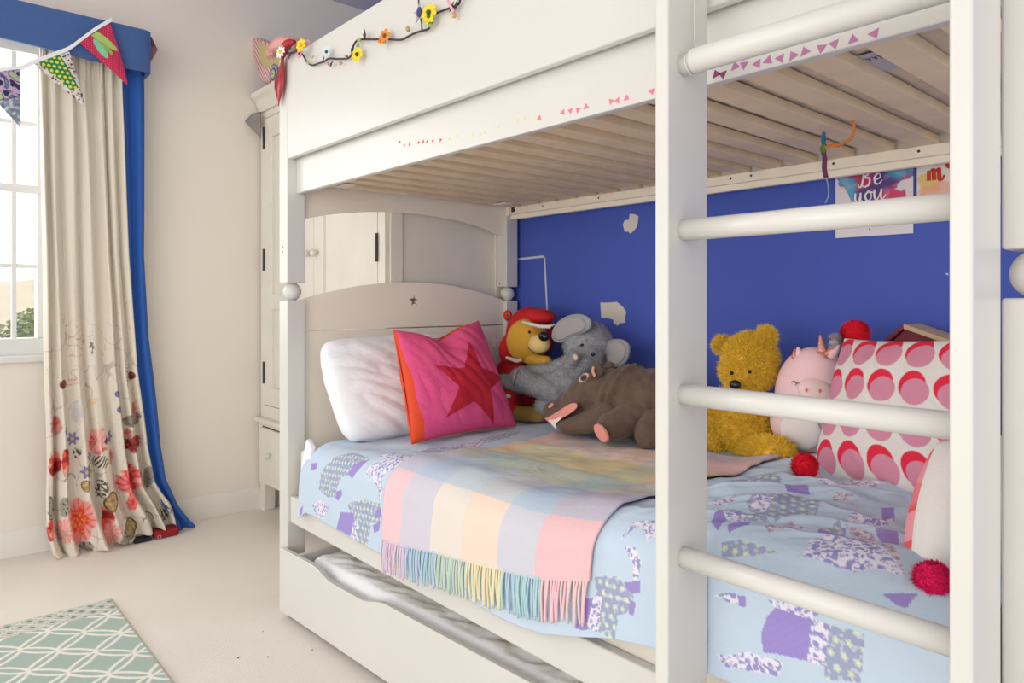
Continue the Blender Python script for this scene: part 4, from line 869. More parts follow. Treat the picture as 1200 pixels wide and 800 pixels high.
for x in (-0.648, -0.640): disc(bm, (x, YP - 0.0005, 1.4145), (0, -1, 0), 0.0016, seg=8)
mk('dots', bm, mat('grey_ink', (150, 140, 120), 0.6), mp)
mk('pin', (lambda b: (ball(b, (-0.81, YP - 0.003, 1.262), 0.0018, seg=8), b)[1])(bmesh.new()), DARK, yp)

# friendship bracelet hooked on a slat
fb = root('friendship_bracelet', (-0.73, 1.6, 1.40), 'braided cord of orange, blue, green and purple thread hanging from the bunk slats', 'bracelet')
YB_ = 1.90
def cord(name, pts, r, m_, braid=False, lab=None):
    pp_ = catmull([atY(a, b, y) for a, b, y in pts], 8); bm = bmesh.new()
    if braid:
        for ph in (0, 2.1, 4.2):
            tube(bm, [p + Vector((math.cos(i * .9 + ph), math.sin(i * .9 + ph) * .5, 0)) * r * .7 for i, p in enumerate(pp_)], r * .75, 6)
    else: tube(bm, pp_, r, 8)
    o = mk(name, bm, m_, fb, smooth=True); o['label'] = lab
cord('orange_cord', [(999, 142, 1.58), (1001.5, 150, 1.59), (998, 161, 1.595), (988, 168, 1.6), (975, 171, 1.6), (967, 172, 1.6)], 0.0032, mat('orange_thread', (214, 120, 50), .8), lab='orange cord')
cord('blue_loop', [(965, 155, 1.6), (963.5, 163, 1.6), (965, 172, 1.6), (966.5, 163, 1.6), (965.5, 155, 1.6)], 0.0028, mat('blue_thread', (40, 110, 150), .8), lab='blue loop')
cord('green_knot', [(966, 170, 1.6), (964, 174, 1.6), (965.5, 179, 1.6)], 0.0045, mat('green_thread', (90, 130, 60), .8), True, 'green knot')
cord('purple_braid', [(965, 178, 1.6), (966.5, 186, 1.6), (966, 196, 1.6), (968, 208, 1.6)], 0.0042, mat('purple_thread', (110, 50, 90), .8), True, 'purple braid')
cord('pale_end', [(968, 208, 1.6), (970.5, 218, 1.6), (970.5, 230, 1.6), (967, 238, 1.6)], 0.0013, mat('pale_thread', (140, 170, 170), .8), lab='thin pale blue end')
# ================================================================== PILLOWS AND CUSHIONS
def cushion(name, BL, BR, TR, TL, T, m, n=90, pinch=0.06, sag=None, paint=None, puff=0.45, back_mat=None, wr=0.004, label=None, cat='cushion', seed=0.0, extra=None, rnd_c=0.0, paint_back=None):
    BL, BR, TR, TL = map(Vector, (BL, BR, TR, TL)); ctr = (BL + BR + TR + TL) / 4
    nrm = (BR - BL).cross(TL - BL).normalized()
    if nrm.dot(CAM - ctr) < 0: nrm = -nrm
    base = Vector((ctr.x, ctr.y, min(BL.z, BR.z))); r = root(name, base, label, cat)
    g = np.linspace(-1, 1, n); g = np.sin(g * PI / 2) * 0.35 + g * 0.65
    U, V = np.meshgrid(g, g, indexing='ij')
    u = U * (1 - pinch * (1 - V ** 2)); v = V * (1 - pinch * (1 - U ** 2))
    if rnd_c: k_ = 1 - rnd_c * (U * V) ** 6 - rnd_c * .5 * (U * V) ** 2; u = u * k_; v = v * k_
    if sag is not None: v = v + sag(U, V)
    a, b = (u + 1) / 2, (v + 1) / 2
    P = ((1 - a) * (1 - b))[..., None] * np.array(BL) + (a * (1 - b))[..., None] * np.array(BR) + (a * b)[..., None] * np.array(TR) + ((1 - a) * b)[..., None] * np.array(TL)
    h = T / 2 * ((1 - U ** 2).clip(0) * (1 - V ** 2).clip(0)) ** puff
    nn = nz_fast(U, V, 2.2, seed) * 0.5 + np.abs(nz_fast(U * 1.5 + V, V * .6 - U * .4, 2.6, seed + 3)) * 0.9
    edge = ((1 - U ** 2) * (1 - V ** 2)).clip(0) ** .3
    out = []
    for s in (1, -1):
        hh = h + edge * nn * wr * 2 + (extra(U, V, s) if extra else 0)
        out.append(P + s * hh[..., None] * np.array(nrm))
    C0 = None
    if paint: C0 = np.zeros((*U.shape, 3)); paint(C0, U, V)
    f = grid_mesh('front_cover', out[0], C0, m, r)
    Cb = None
    if paint_back: Cb = np.zeros((*U.shape, 3)); paint_back(Cb, U, V)
    bk = grid_mesh('back_cover', out[1], Cb, back_mat or m, r)
    # welt along the seam
    bm = bmesh.new(); k = n - 1; loop = [P[i, 0] for i in range(n)] + [P[k, j] for j in range(1, n)] + [P[i, k] for i in range(k - 1, -1, -1)] + [P[0, j] for j in range(k - 1, 0, -1)]
    tube(bm, loop + [loop[0]], 0.0016, 6, cap=False); mk('seam', bm, m if paint is None else (back_mat or m), r, smooth=True)
    return r
wp = mat('pillow_cotton', (246, 246, 249), 0.85, bump=0.2, bscale=35, detail=4)
pw_ = cushion('pillow', (-2.02, 1.085, 0.60), (-2.03, 1.76, 0.61), (-2.215, 1.81, 0.925), (-2.175, 1.055, 0.935), 0.17, wp, n=130, pinch=0.0, rnd_c=0.06, wr=0.013, seed=2.0,
        label='plump white pillow leaning against the star headboard', cat='pillow', puff=0.33)
bm = bmesh.new(); p = atX(579, 400, -2.17); box(bm, p.x, p.x + .002, p.y - .012, p.y + .012, p.z - .02, p.z + .014); mk('laundry_tag', bm, mat('tag_white', (232, 230, 232), .7), pw_)
pinkm, orgm = mat('pink_felt', (222, 78, 128), 0.85, attr='Paint', bump=0.12, bscale=400), mat('orange_felt', (226, 74, 36), 0.85, bump=0.12, bscale=400)
def star_paint(C0, U, V):
    C0[:] = (232, 84, 138)
    cx, cy, R = 0.16, -0.20, 0.85; x, y = U - cx, V - cy; an = np.arctan2(x, y) - 0.24; rr = np.hypot(x, y)
    a = np.mod(an, 2 * PI / 5); a = np.minimum(a, 2 * PI / 5 - a); ri = R * 0.42; A5 = PI / 5
    k = (R * ri * math.sin(A5)) / (ri * np.sin(A5 - a) + R * np.sin(a)); mixc(C0, rr < k, (196, 30, 52))
    mixc(C0, (U < -0.985 + 0.17 * (0.5 - V * .5) ** 2 + 0.03 * nz_fast(U, V, 5, 2)) & (V < .97), (226, 74, 36)); mixc(C0, (V > 0.955) & (U > -0.05) & (U < 0.62), (226, 74, 36))
dip = lambda U, V: -0.17 * np.exp(-((U + 0.12) / 0.42) ** 2) * ((V + 1) / 2) ** 1.5 * (1 - 0.0 * V) + 0.03 * (np.abs(U) ** 4) * (V > 0) * V
cushion('star_cushion', (-1.78, 1.175, 0.632), (-1.785, 1.60, 0.636), (-1.955, 1.575, 0.985), (-1.945, 1.215, 0.962), 0.14, pinkm, pinch=0.05, sag=dip, paint=star_paint, back_mat=orgm, n=200, wr=0.006, seed=6.0,
        extra=lambda U, V, s: -0.03 * np.exp(-((U + 0.1 - V * .1) / 0.22) ** 2) * sm(0.0, 1.0, V) * (1 if s > 0 else -0.4) + (0.008 * np.exp(-((U + 1) / 0.12) ** 2) * (1 - V ** 2) if s < 0 else 0),
        label='square pink cushion with a red star and orange back, propped on the pillow')
# dotted cushion
def dots(C0, U, V):
    C0[:] = (232, 226, 220)
    for i in range(5):
        for j in range(4):
            x, y = -0.80 + i * 0.42 + 0.03 * j, 0.76 - j * 0.50
            e1 = np.hypot((U - x + 0.03) / 0.17, (V - y - 0.035) / 0.20); e2 = np.hypot((U - x - 0.015) / 0.17, (V - y + 0.045) / 0.175)
            mixc(C0, 1 - sm(.97, 1.03, e1), (232, 34, 66)); mixc(C0, 1 - sm(.97, 1.03, e2), (216, 142, 166))
dotm = mat('dotted_cotton', attr='Paint', rough=0.85, bump=0.1, bscale=300)
dc = cushion('dotted_cushion', atY(952, 560, 1.66), atY(1150, 604, 1.49), atY(1145, 398, 1.68), atY(990, 397, 1.80), 0.13, dotm, n=240, pinch=0.045, paint=dots, back_mat=mat('white_canvas', (228, 222, 216), .85), wr=0.005, seed=9.0,
             label='white cushion with pink and red overlapping dots and red pompoms')
def pompom(bmc, c, r, m_, parent, n=5000):
    bm = bmesh.new(); rnd = random.Random(int(r * 1e5)); ball(bm, c, r * 0.86, seg=18)
    for _ in range(n):
        d = Vector((rnd.gauss(0, 1), rnd.gauss(0, 1), rnd.gauss(0, 1))).normalized(); u, v = frame_of(d); w_ = r * 0.035
        p = Vector(c) + d * r * .8; q = Vector(c) + (d + Vector((rnd.gauss(0, .07), rnd.gauss(0, .07), rnd.gauss(0, .07)))) * r * (0.92 + rnd.random() * .08)
        bm.faces.new([bm.verts.new(p - u * w_), bm.verts.new(p + u * w_), bm.verts.new(q + v * w_ * .6), bm.verts.new(q - u * w_ * .6)])
    return mk('pompom', bm, m_, parent, smooth=True)
redp = mat('red_yarn', (250, 30, 60), 0.9); pinkp = mat('hot_pink_yarn', (250, 30, 118), 0.9)
pompom(None, atY(1002, 391, 1.85), 0.036, redp, dc); pompom(None, atZ(943, 546, 0.698), 0.029, redp, dc)
# white cushion with pink and coral back at the near right
corm = mat('coral_geometric', (240, 130, 140), 0.85, attr='Paint', bump=0.1, bscale=300)
# white cushion with pink and coral back at the near right: stands on its lower corner
def geo(C0, U, V):
    C0[:] = (242, 128, 142); q_ = np.floor(U * 2.2 + V * 1.6) + np.floor(V * 2.4 - U); mixc(C0, (q_ % 2 == 0), (236, 96, 90)); mixc(C0, (q_ % 3 == 0), (246, 160, 168))
bl_, tl_ = atY(1070, 684, 1.12), atY(1098, 520, 1.30); ex_ = Vector((0.11, 0.19, -0.02))
hw = cushion('white_cushion', bl_, bl_ + ex_, tl_ + ex_, tl_, 0.15, mat('white_canvas_2', (236, 230, 224), .85, bump=.1, bscale=200), n=120, pinch=-0.14, puff=0.4, back_mat=corm, paint_back=geo, wr=0.003, seed=12.0,
             label='white cushion with pink and coral back and hot pink pompom, behind the right ladder rail')
pp_ = atY(1093, 679, 1.065); pompom(None, pp_, 0.026, pinkp, hw)['label'] = 'hot pink pompom'
# red and wood box behind the dotted cushion
rb_ = root('toy_house', (-0.60, 1.97, 0.645), 'small dark red toy house with bare wood roof edge, behind the dotted cushion', 'toy house')
a, b, c = atY(1068, 379, 1.97), atY(1050, 396, 1.97), atY(1125, 400, 1.97)
bm = bmesh.new(); prism(bm, [(b.x, 1.93, 0.66), (c.x, 1.93, 0.66), (c.x, 1.93, c.z - 0.012), (a.x, 1.93, a.z - 0.012), (b.x, 1.93, b.z - 0.012)], (0, 0.09, 0))
mk('house_body', bm, mat('dark_red_wood', (130, 44, 56), 0.6), rb_, bevel=0.002)
bm = bmesh.new(); prism(bm, [(a.x, 1.915, a.z), (c.x + .01, 1.915, c.z), (c.x + .01, 1.915, c.z - 0.012), (a.x, 1.915, a.z - 0.012)], (0, 0.115, 0)); mk('roof_board', bm, mat('bare_wood', (206, 176, 140), .6), rb_, bevel=0.001)
bm = bmesh.new(); prism(bm, [(a.x, 1.915, a.z), (a.x, 1.915, a.z - 0.012), (b.x - .006, 1.915, b.z - 0.012), (b.x - .006, 1.915, b.z)], (0, 0.115, 0)); mk('roof_board', bm, mat('dark_red_wood'), rb_, bevel=0.001)

# ================================================================== SOFT TOYS
def eye(parent, px, py, c, r, rad, m_=BLACKP, name='eye', sx=1, sy=1, th=0.5):
    p, n_ = on_ball(px, py, c, r); bm = bmesh.new()
    u, v = frame_of(n_); M = Matrix((u, v, n_)).transposed().to_4x4()
    ball(bm, p, (rad * sx, rad * sy, rad * th), M, seg=14); return mk(name, bm, m_, parent, smooth=True)
def stroke(parent, pts, c, r, w_, m_, name):
    P = [on_ball(a, b, c, r)[0] for a, b in pts]; bm = bmesh.new(); tube(bm, catmull(P, 5), w_, 6); return mk(name, bm, m_, parent, smooth=True)
# --- golden fluffy bear
gold = mat('golden_plush', (255, 214, 74), 0.95, var=0.1, vscale=60)
gb = root('teddy_bear', (-1.03, 1.83, 0.65), 'fluffy golden yellow teddy bear sitting against the blue wall beside the pink unicorn', 'soft toy')
H = atY(879, 424, 1.81); bd = atY(872, 493, 1.82)
plush('head', [('e', H + Vector((0, 0, .004)), (0.072, 0.070, 0.074)), ('e', H + Vector((0.0, -0.012, -0.025)), (0.074, 0.068, 0.055)), ('e', atY(867, 448, 1.755), (0.032, 0.030, 0.024))], gold, gb, 0.006, 4, fur=26000, furlen=0.009, furw=0.0009)
for e_ in ((846, 404, 0.021), (898, 394, 0.023)):
    c = atY(e_[0], e_[1], 1.82); plush('ear', [('e', c, (e_[2], 0.018, e_[2]))], gold, gb, 0.005, 2, fur=5000, furlen=0.009, furw=0.0009)
plush('body', [('e', bd, (0.078, 0.072, 0.09)), ('e', bd + Vector((0, 0, -0.02)), (0.084, 0.078, 0.075))], gold, gb, 0.007, 4, fur=26000, furlen=0.009, furw=0.0009)
plush('leg', [('c', atY(875, 528, 1.80), atY(905, 530, 1.71), 0.042, 0.038), ('e', atY(910, 531, 1.69), (0.045, 0.04, 0.036))], gold, gb, 0.006, 3, fur=12000, furlen=0.010, furw=0.0009)
plush('leg', [('c', atY(846, 527, 1.82), atY(832, 520, 1.75), 0.04, 0.038)], gold, gb, 0.006, 3, fur=8000, furlen=0.010, furw=0.0009)
plush('arm', [('c', atY(852, 470, 1.80), atY(834, 500, 1.78), 0.036, 0.03)], gold, gb, 0.006, 3, fur=9000, furlen=0.010, furw=0.0009)
Hf = atY(868, 448, 1.745)
bm = bmesh.new(); ball(bm, atY(861.5, 450.5, 1.700), (0.0165, 0.012, 0.0125), seg=18); mk('nose', bm, BLACKP, gb, smooth=True)
for a in ((857.5, 437), (878.5, 435.5)):
    bm = bmesh.new(); ball(bm, atY(a[0], a[1], 1.718), 0.0055, seg=12); mk('eye', bm, BLACKP, gb, smooth=True)
# --- pink unicorn
pinkpl = mat('pink_velour', (246, 206, 210), 0.9, bump=.1, bscale=300); whitepl = mat('white_velour', (238, 228, 226), 0.9)
un = root('unicorn_toy', (-0.86, 1.82, 0.65), 'round pale pink unicorn soft toy with closed eyes, between the golden bear and dotted cushion', 'soft toy')
uc = atY(950, 465, 1.83)
plush('body', [('e', uc, (0.093, 0.085, 0.13)), ('e', uc + Vector((0.0, 0, -0.065)), (0.105, 0.095, 0.10)), ('e', uc + Vector((0.012, 0, 0.065)), (0.072, 0.07, 0.07))], pinkpl, un, 0.006, 12)
p, n_ = on_ball(954, 451, uc, 0.098); 
uM = lambda n_: Matrix((frame_of(n_)[0], frame_of(n_)[1], n_)).transposed().to_4x4()
def patch_on(parent, name, px, py, c, r, a, b, th, m_):
    p, n_ = on_ball(px, py, c, r); bm = bmesh.new(); u = Vector((1, 0.0, 0)); u = (u - n_ * u.dot(n_)).normalized(); v = n_.cross(u); M = Matrix((u, v, n_)).transposed().to_4x4(); ball(bm, p, (a, b, th), M, seg=24); return mk(name, bm, m_, parent, smooth=True)
patch_on(un, 'muzzle', 955, 457, uc, 0.083, 0.042, 0.032, 0.018, mat('muzzle_pink', (244, 214, 210), .9))
patch_on(un, 'belly', 938, 505, uc + Vector((0, 0, -0.06)), 0.093, 0.052, 0.05, 0.012, whitepl)
mu_c = on_ball(955, 457, uc, 0.083)[0]
for a in ((945, 457), (961, 458)):
    p, n_ = on_ball(a[0], a[1], uc, 0.101); bm = bmesh.new(); disc(bm, p, n_, 0.0048, 0.7, 1, th=0.002); mk('nostril', bm, mat('nostril_pink', (226, 120, 130), .8), un)
for pts in (((930, 446), (934, 449), (940, 447)), ((970, 447), (973, 450), (977, 450))):
    stroke(un, pts, uc, 0.094, 0.0011, BLACKP, 'closed_eye')
    for q in range(2): stroke(un, (pts[q], (pts[q][0] - 3 + q, pts[q][1] + 2.5)), uc, 0.094, 0.0007, BLACKP, 'eyelash')
hb, ht = atY(964, 413, 1.80), atY(961, 392, 1.80)
bm = bmesh.new(); tube(bm, [hb.lerp(ht, t / 10) for t in range(11)], [0.0125 * (1 - t / 11) + 0.001 for t in range(11)], 14)
hn = mk('horn', bm, mat('rose_gold', (206, 140, 120), .35, metal=.5), un, smooth=True)
bm = bmesh.new(); tube(bm, [hb.lerp(ht, t / 60) + Vector((math.cos(t * .55), math.sin(t * .55), 0)) * (0.0128 * (1 - t / 62)) for t in range(58)], 0.0016, 6); mk('spiral', bm, mat('rose_gold_light', (236, 190, 176), .4), hn)
for (ax, ay, bx_, by_, nm) in ((937, 418, 935, 404, 'ear'), (972, 414, 984, 402, 'ear')):
    a, b = atY(ax, ay + 3, 1.80), atY(bx_, by_ + 2, 1.80); bm = bmesh.new()
    tube(bm, [a.lerp(b, t) for t in (0, .2, .5, .8, 1)], [0.014, 0.015, 0.012, 0.006, 0.001], 12); mk(nm, bm, pinkpl, un, smooth=True)
    bm = bmesh.new(); a2, b2 = a + Vector((-.008, -0.008, 0)), b + Vector((-.006, -0.006, -.004)); tube(bm, [a2.lerp(b2, t) for t in (0, .3, .7, 1)], [0.008, 0.009, 0.005, 0.001], 10); mk('inner_ear', bm, mat('rose_gold'), un, smooth=True)
mc = atY(978, 401, 1.81); bm = bmesh.new(); rnd = random.Random(3); ball(bm, mc, (0.014, 0.012, 0.012), seg=12)
for _ in range(1600):
    d = Vector((rnd.gauss(0, 1), rnd.gauss(0, .6), rnd.gauss(0.3, 1))).normalized(); u, v = frame_of(d); p = mc + d * 0.006; q = mc + d * (0.022 + 0.008 * rnd.random())
    bm.faces.new([bm.verts.new(p - u * .0008), bm.verts.new(p + u * .0008), bm.verts.new(q)])
mk('mane_tuft', bm, mat('grey_tulle', (200, 190, 196), .9), un)

# --- brown hippo lying on its belly
hm_ = mat('brown_plush', (108, 88, 74), 0.95, var=0.3, vscale=25, bump=0.3, bscale=160, sheen=.15)
pk_ = mat('hippo_pink', (224, 146, 134), 0.85); 
hp = root('hippo_toy', (-1.40, 1.66, 0.65), 'big brown hippo soft toy with open pink mouth, lying in front of the grey elephant', 'soft toy')
hc = atY(712, 462, 1.62)
Y_ = 1.62
plush('body', [('e', atY(762, 476, 1.69), (0.115, 0.105, 0.112)), ('e', atY(745, 472, 1.67), (0.105, 0.10, 0.108)), ('e', atY(727, 463, 1.645), (0.02, 0.098, 0.096), (0, .2, 0)), ('e', atY(737, 466, 1.66), (0.02, 0.106, 0.107), (0, .2, 0)), ('e', atY(720, 464, 1.64), (0.055, 0.082, 0.084)),
               ('e', atY(704, 458, Y_), (0.066, 0.075, 0.066)), ('e', atY(688, 464, 1.60), (0.064, 0.07, 0.056)),
               ('c', atY(690, 462, 1.59), atY(658, 484, 1.57), 0.058, 0.042), ('e', atY(652, 482, 1.565), (0.040, 0.050, 0.034)),
               ('c', atY(708, 488, 1.57), atY(674, 499, 1.56), 0.040, 0.030)], hm_, hp, 0.005, 4, lump=0.006)
def slab(pxs, m_, name, parent, Y, dep=0.05):
    bm = bmesh.new(); P = catmull([atY(a, b, Y) for a, b in pxs + pxs[:1]], 4)[:-1]; d = (P[0] - CAM).normalized(); prism(bm, P, d * dep); return mk(name, bm, m_, parent, bevel=0.003)
Ym = 1.505
slab([(638, 490), (645, 487), (655, 481), (664, 475), (671, 472), (676, 473), (676, 478), (669, 484), (661, 489), (653, 495), (645, 496)], pk_, 'mouth', hp, Ym)
slab([(642, 492), (651, 491), (659, 487), (657, 491), (652, 496), (652, 502), (649, 500)], mat('tooth_white', (236, 220, 208), .7), 'tooth', hp, Ym - 0.006)
plush('lower_jaw', [('c', atY(712, 489, 1.565), atY(670, 499, 1.525), 0.040, 0.026), ('e', atY(664, 499, 1.525), (0.028, 0.03, 0.020))], hm_, hp, 0.005, 5, lump=.002)
ec = atY(684, 442.5, 1.528); dn = (CAM - ec).normalized(); bm = bmesh.new(); disc(bm, ec, dn, 0.0165, 1.1, .6, ang=0.75, th=0.006, seg=24); e_ = mk('eye_patch', bm, mat('eye_patch_pink', (214, 168, 150), .8), hp, bevel=0.001)
bm = bmesh.new(); disc(bm, ec + dn * 0.006, dn, 0.010, 1, .8, ang=.7, th=0.003); mk('pupil', bm, BLACKP, e_, bevel=0.001)
c = atY(700, 434, 1.58); bm = bmesh.new(); ball(bm, c, (0.022, 0.016, 0.024), seg=16); er = mk('ear', bm, hm_, hp, smooth=True)
bm = bmesh.new(); tube(bm, catmull([atY(697.5, 441, 1.56), atY(694.8, 435, 1.56), (atY(696, 429.5, 1.56))], 5), 0.0045, 8); mk('inner_ear', bm, mat('eye_patch_pink'), er, smooth=True)
c = atY(714, 430, 1.66); bm = bmesh.new(); ball(bm, c, (0.02, 0.014, 0.018), seg=16); mk('ear', bm, hm_, hp, smooth=True)
p = atY(645.5, 475, 1.512); bm = bmesh.new(); disc(bm, p, (CAM - p), 0.010, 1, .5, ang=.7, th=0.006); mk('nostril', bm, pk_, hp, bevel=0.001)
plush('leg', [('c', atY(745, 488, 1.61), atY(716, 500, 1.53), 0.050, 0.042)], hm_, hp, 0.006, 5, lump=.003)
pp0 = atY(706.5, 506.5, 1.470); bm = bmesh.new(); disc(bm, pp0, Vector((-0.25, -0.95, -0.15)), 0.034, .95, .62, ang=-.45, th=0.010, seg=28); mk('foot_pad', bm, pk_, hp, bevel=0.003)
plush('leg', [('c', atY(768, 498, 1.62), atY(760, 508, 1.58), 0.05, 0.042)], hm_, hp, 0.006, 5, lump=.003)

# --- grey elephant
ge_ = mat('grey_plush', (168, 169, 173), 0.95, var=0.12, vscale=50, bump=0.3, bscale=250, sheen=.2); ge_in = mat('grey_velour', (168, 162, 164), 0.9)
el_ = root('elephant_toy', (-1.80, 1.84, 0.65), 'grey elephant soft toy with big ears, leaning back between red-hooded bear and hippo', 'soft toy')
eh = atY(689, 403, 1.85)
plush('head', [('e', eh, (0.088, 0.085, 0.080)), ('e', atY(690, 418, 1.80), (0.05, 0.05, 0.045))], ge_, el_, 0.006, 6, fur=9000, furlen=0.005, furw=.0008)
def ear(pxs, Y0, bulge):
    P = catmull([*[atY(a, b, Y0) for a, b in pxs], atY(*pxs[0], Y0)], 5)[:-1]; cc = sum(P, Vector()) / len(P)
    for nm, s_, dy, m_ in (('ear', 1, 0.0, ge_), ('inner_ear', 0.82, -0.010, ge_in)):
        bm = bmesh.new(); rings = []
        for k, (sc_, off) in enumerate(((0.75, -0.010), (0.95, -0.006), (1.0, 0), (0.95, 0.006), (0.75, 0.010))):
            rings.append([bm.verts.new(Vector((cc.x + (p.x - cc.x) * s_ * sc_, Y0 + dy + off * (1 if s_ == 1 else .5), cc.z + (p.z - cc.z) * s_ * sc_))) for p in P])
        for a, b in zip(rings, rings[1:]):
            for i in range(len(a)): bm.faces.new((a[i], a[(i + 1) % len(a)], b[(i + 1) % len(b)], b[i]))
        bm.faces.new(rings[0]); bm.faces.new(rings[-1][::-1])
        o = mk(nm, bm, m_, el_, smooth=True)
ear([(648, 386), (655, 376), (668, 369), (682, 368), (692, 374), (692, 384), (684, 390), (672, 394), (662, 400), (653, 401), (647, 396)], 1.775, 0)
ear([(711, 400), (720, 397), (731, 398), (738, 405), (737, 418), (731, 427), (722, 430), (712, 428), (708, 415)], 1.86, 0)
bm = bmesh.new(); ball(bm, on_ball(682, 405, eh, 0.087)[0], 0.0075, seg=14); mk('eye', bm, BLACKP, el_, smooth=True)
bm = bmesh.new(); ball(bm, atY(695, 415, 1.752), (0.0085, .006, .007), seg=14); mk('eye', bm, BLACKP, el_, smooth=True)
plush('trunk', [('c', atY(686, 424, 1.765), atY(674, 436, 1.745), 0.028, 0.026), ('c', atY(674, 436, 1.745), atY(668, 428, 1.725), 0.026, 0.023), ('c', atY(668, 428, 1.725), atY(673, 418, 1.715), 0.023, 0.021)], ge_, el_, 0.005, 4, fur=4000, furlen=0.004, furw=.0008)
p = atY(674.5, 418.5, 1.697); bm = bmesh.new(); ball(bm, p, (0.014, 0.008, 0.011), (0, .3, -.4), seg=16); mk('trunk_tip', bm, mat('peach_velour', (226, 190, 168), .9), el_, smooth=True)
plush('body', [('e', atY(652, 452, 1.80), (0.085, 0.075, 0.068)), ('e', atY(668, 445, 1.80), (0.07, 0.07, 0.06)), ('e', atY(690, 440, 1.83), (0.08, 0.06, 0.05))], ge_, el_, 0.006, 6, fur=9000, furlen=0.005, furw=.0008)
plush('arm', [('c', atY(672, 424, 1.79), atY(650, 434, 1.78), 0.033, 0.030), ('c', atY(650, 434, 1.78), atY(616, 437, 1.77), 0.030, 0.024)], ge_, el_, 0.005, 4, fur=5000, furlen=0.005, furw=.0008)
plush('leg', [('c', atY(650, 458, 1.76), atY(625, 450, 1.73), 0.044, 0.036), ('c', atY(625, 450, 1.73), atY(610, 443, 1.71), 0.036, 0.038)], ge_, el_, 0.005, 4, fur=6000, furlen=0.005, furw=.0008)
p = atY(605, 442, 1.685); bm = bmesh.new(); disc(bm, p, Vector((-0.75, -0.55, 0.3)), 0.031, 1, 1.05, th=0.006, seg=24); mk('foot_pad', bm, ge_in, el_, bevel=.002)
plush('leg', [('c', atY(650, 470, 1.78), atY(636, 476, 1.75), 0.036, 0.030), ('c', atY(640, 455, 1.83), atY(590, 447, 1.80), 0.036, 0.03)], ge_, el_, 0.006, 4, fur=5000, furlen=0.005, furw=.0008)

# --- bear in a red hooded suit
redpl = mat('red_plush', (204, 28, 34), 0.9, bump=0.15, bscale=250); yel_ = mat('yellow_plush', (224, 172, 62), 0.92, bump=.15, bscale=300); tanp = mat('tan_plush', (150, 120, 62), .92)
rbz = root('hooded_bear', (-2.03, 1.86, 0.66), 'soft yellow bear in a red hooded suit, sitting in the corner behind the star cushion', 'soft toy')
rh = atY(619, 395, 1.88)
plush('hood', [('e', rh + Vector((-0.008, 0.018, 0.008)), (0.106, 0.09, 0.112)), ('e', atY(633, 370, 1.85), (0.062, 0.055, 0.028), (0, .12, 0)), ('e', atY(600, 410, 1.87), (0.042, 0.06, 0.07))], redpl, rbz, 0.006, 6)
plush('face', [('e', rh + Vector((0.028, -0.03, -0.012)), (0.088, 0.078, 0.088))], yel_, rbz, 0.006, 8)
plush('muzzle', [('e', atY(632, 403, 1.795), (0.048, 0.036, 0.036))], mat('pale_muzzle_plush', (236, 206, 136), .92), rbz, 0.005, 4)
fc = rh + Vector((0.028, -0.03, -0.012))
bm = bmesh.new(); ball(bm, atY(637, 394, 1.752), (0.0235, 0.015, 0.0175), (0, 0.1, 0), seg=18); mk('nose', bm, BLACKP, rbz, smooth=True)
for a in ((620.5, 389), (641, 389)):
    bm = bmesh.new(); ball(bm, atY(a[0], a[1], 1.775 if a[0] < 630 else 1.80), (0.0065, 0.005, 0.006), seg=12); mk('eye', bm, BLACKP, rbz, smooth=True)
bm = bmesh.new(); tube(bm, catmull([atY(619, 407, 1.765), atY(624, 412, 1.755), (atY(631, 414, 1.75)), atY(639, 412, 1.76)], 5), 0.0013, 6); mk('stitched_mouth', bm, BLACKP, rbz)
bm = bmesh.new(); tube(bm, catmull([atY(612.5, 377, 1.80), atY(622, 379, 1.785), atY(633, 381.5, 1.78), atY(644, 382, 1.79), atY(650, 380, 1.81)], 8), 0.0045, 8)
for i, p in enumerate(catmull([atY(614, 378, 1.80), atY(622, 380.5, 1.785), atY(633, 383, 1.78), atY(644, 383.5, 1.79)], 4)): ball(bm, p, 0.005, seg=8)
mk('white_trim', bm, mat('white_fleece', (230, 220, 214), .9), rbz, smooth=True)
c = atY(595, 369.5, 1.86); bm = bmesh.new(); ball(bm, c, (0.022, 0.014, 0.022), seg=16); er = mk('hood_ear', bm, redpl, rbz, smooth=True)
p = c + (CAM - c).normalized() * 0.016; bm = bmesh.new(); disc(bm, p, CAM - p, 0.012, th=0.003); mk('orange_button', bm, mat('orange_felt'), er, bevel=.001)
bm = bmesh.new(); disc(bm, p + (CAM - p).normalized() * .003, CAM - p, 0.0055, th=0.002); mk('dark_dot', bm, BLACKP, er)
plush('body', [('e', atY(603, 440, 1.90), (0.085, 0.075, 0.085)), ('e', atY(608, 462, 1.89), (0.09, 0.08, 0.08))], redpl, rbz, 0.007, 6)
plush('arm', [('c', atY(618, 420, 1.83), atY(640, 424, 1.82), 0.022, 0.024)], yel_, rbz, 0.005, 4)
bm = bmesh.new(); tube(bm, catmull([atY(594, 419, 1.80), atY(600, 421, 1.79), atY(606, 423, 1.79), atY(611, 421, 1.79)], 5), 0.007, 8); mk('white_collar', bm, mat('white_fleece'), rbz, smooth=True)
plush('leg', [('c', atY(598, 470, 1.80), atY(598, 479, 1.76), 0.05, 0.045)], redpl, rbz, 0.006, 5)
bm = bmesh.new(); p = atY(596, 464, 1.722); ball(bm, p, (0.013, 0.006, 0.007), seg=14); mk('white_spot', bm, mat('white_fleece'), rbz, smooth=True)
plush('foot', [('c', atY(605, 484, 1.77), atY(632, 488, 1.75), 0.030, 0.034)], tanp, rbz, 0.006, 5)

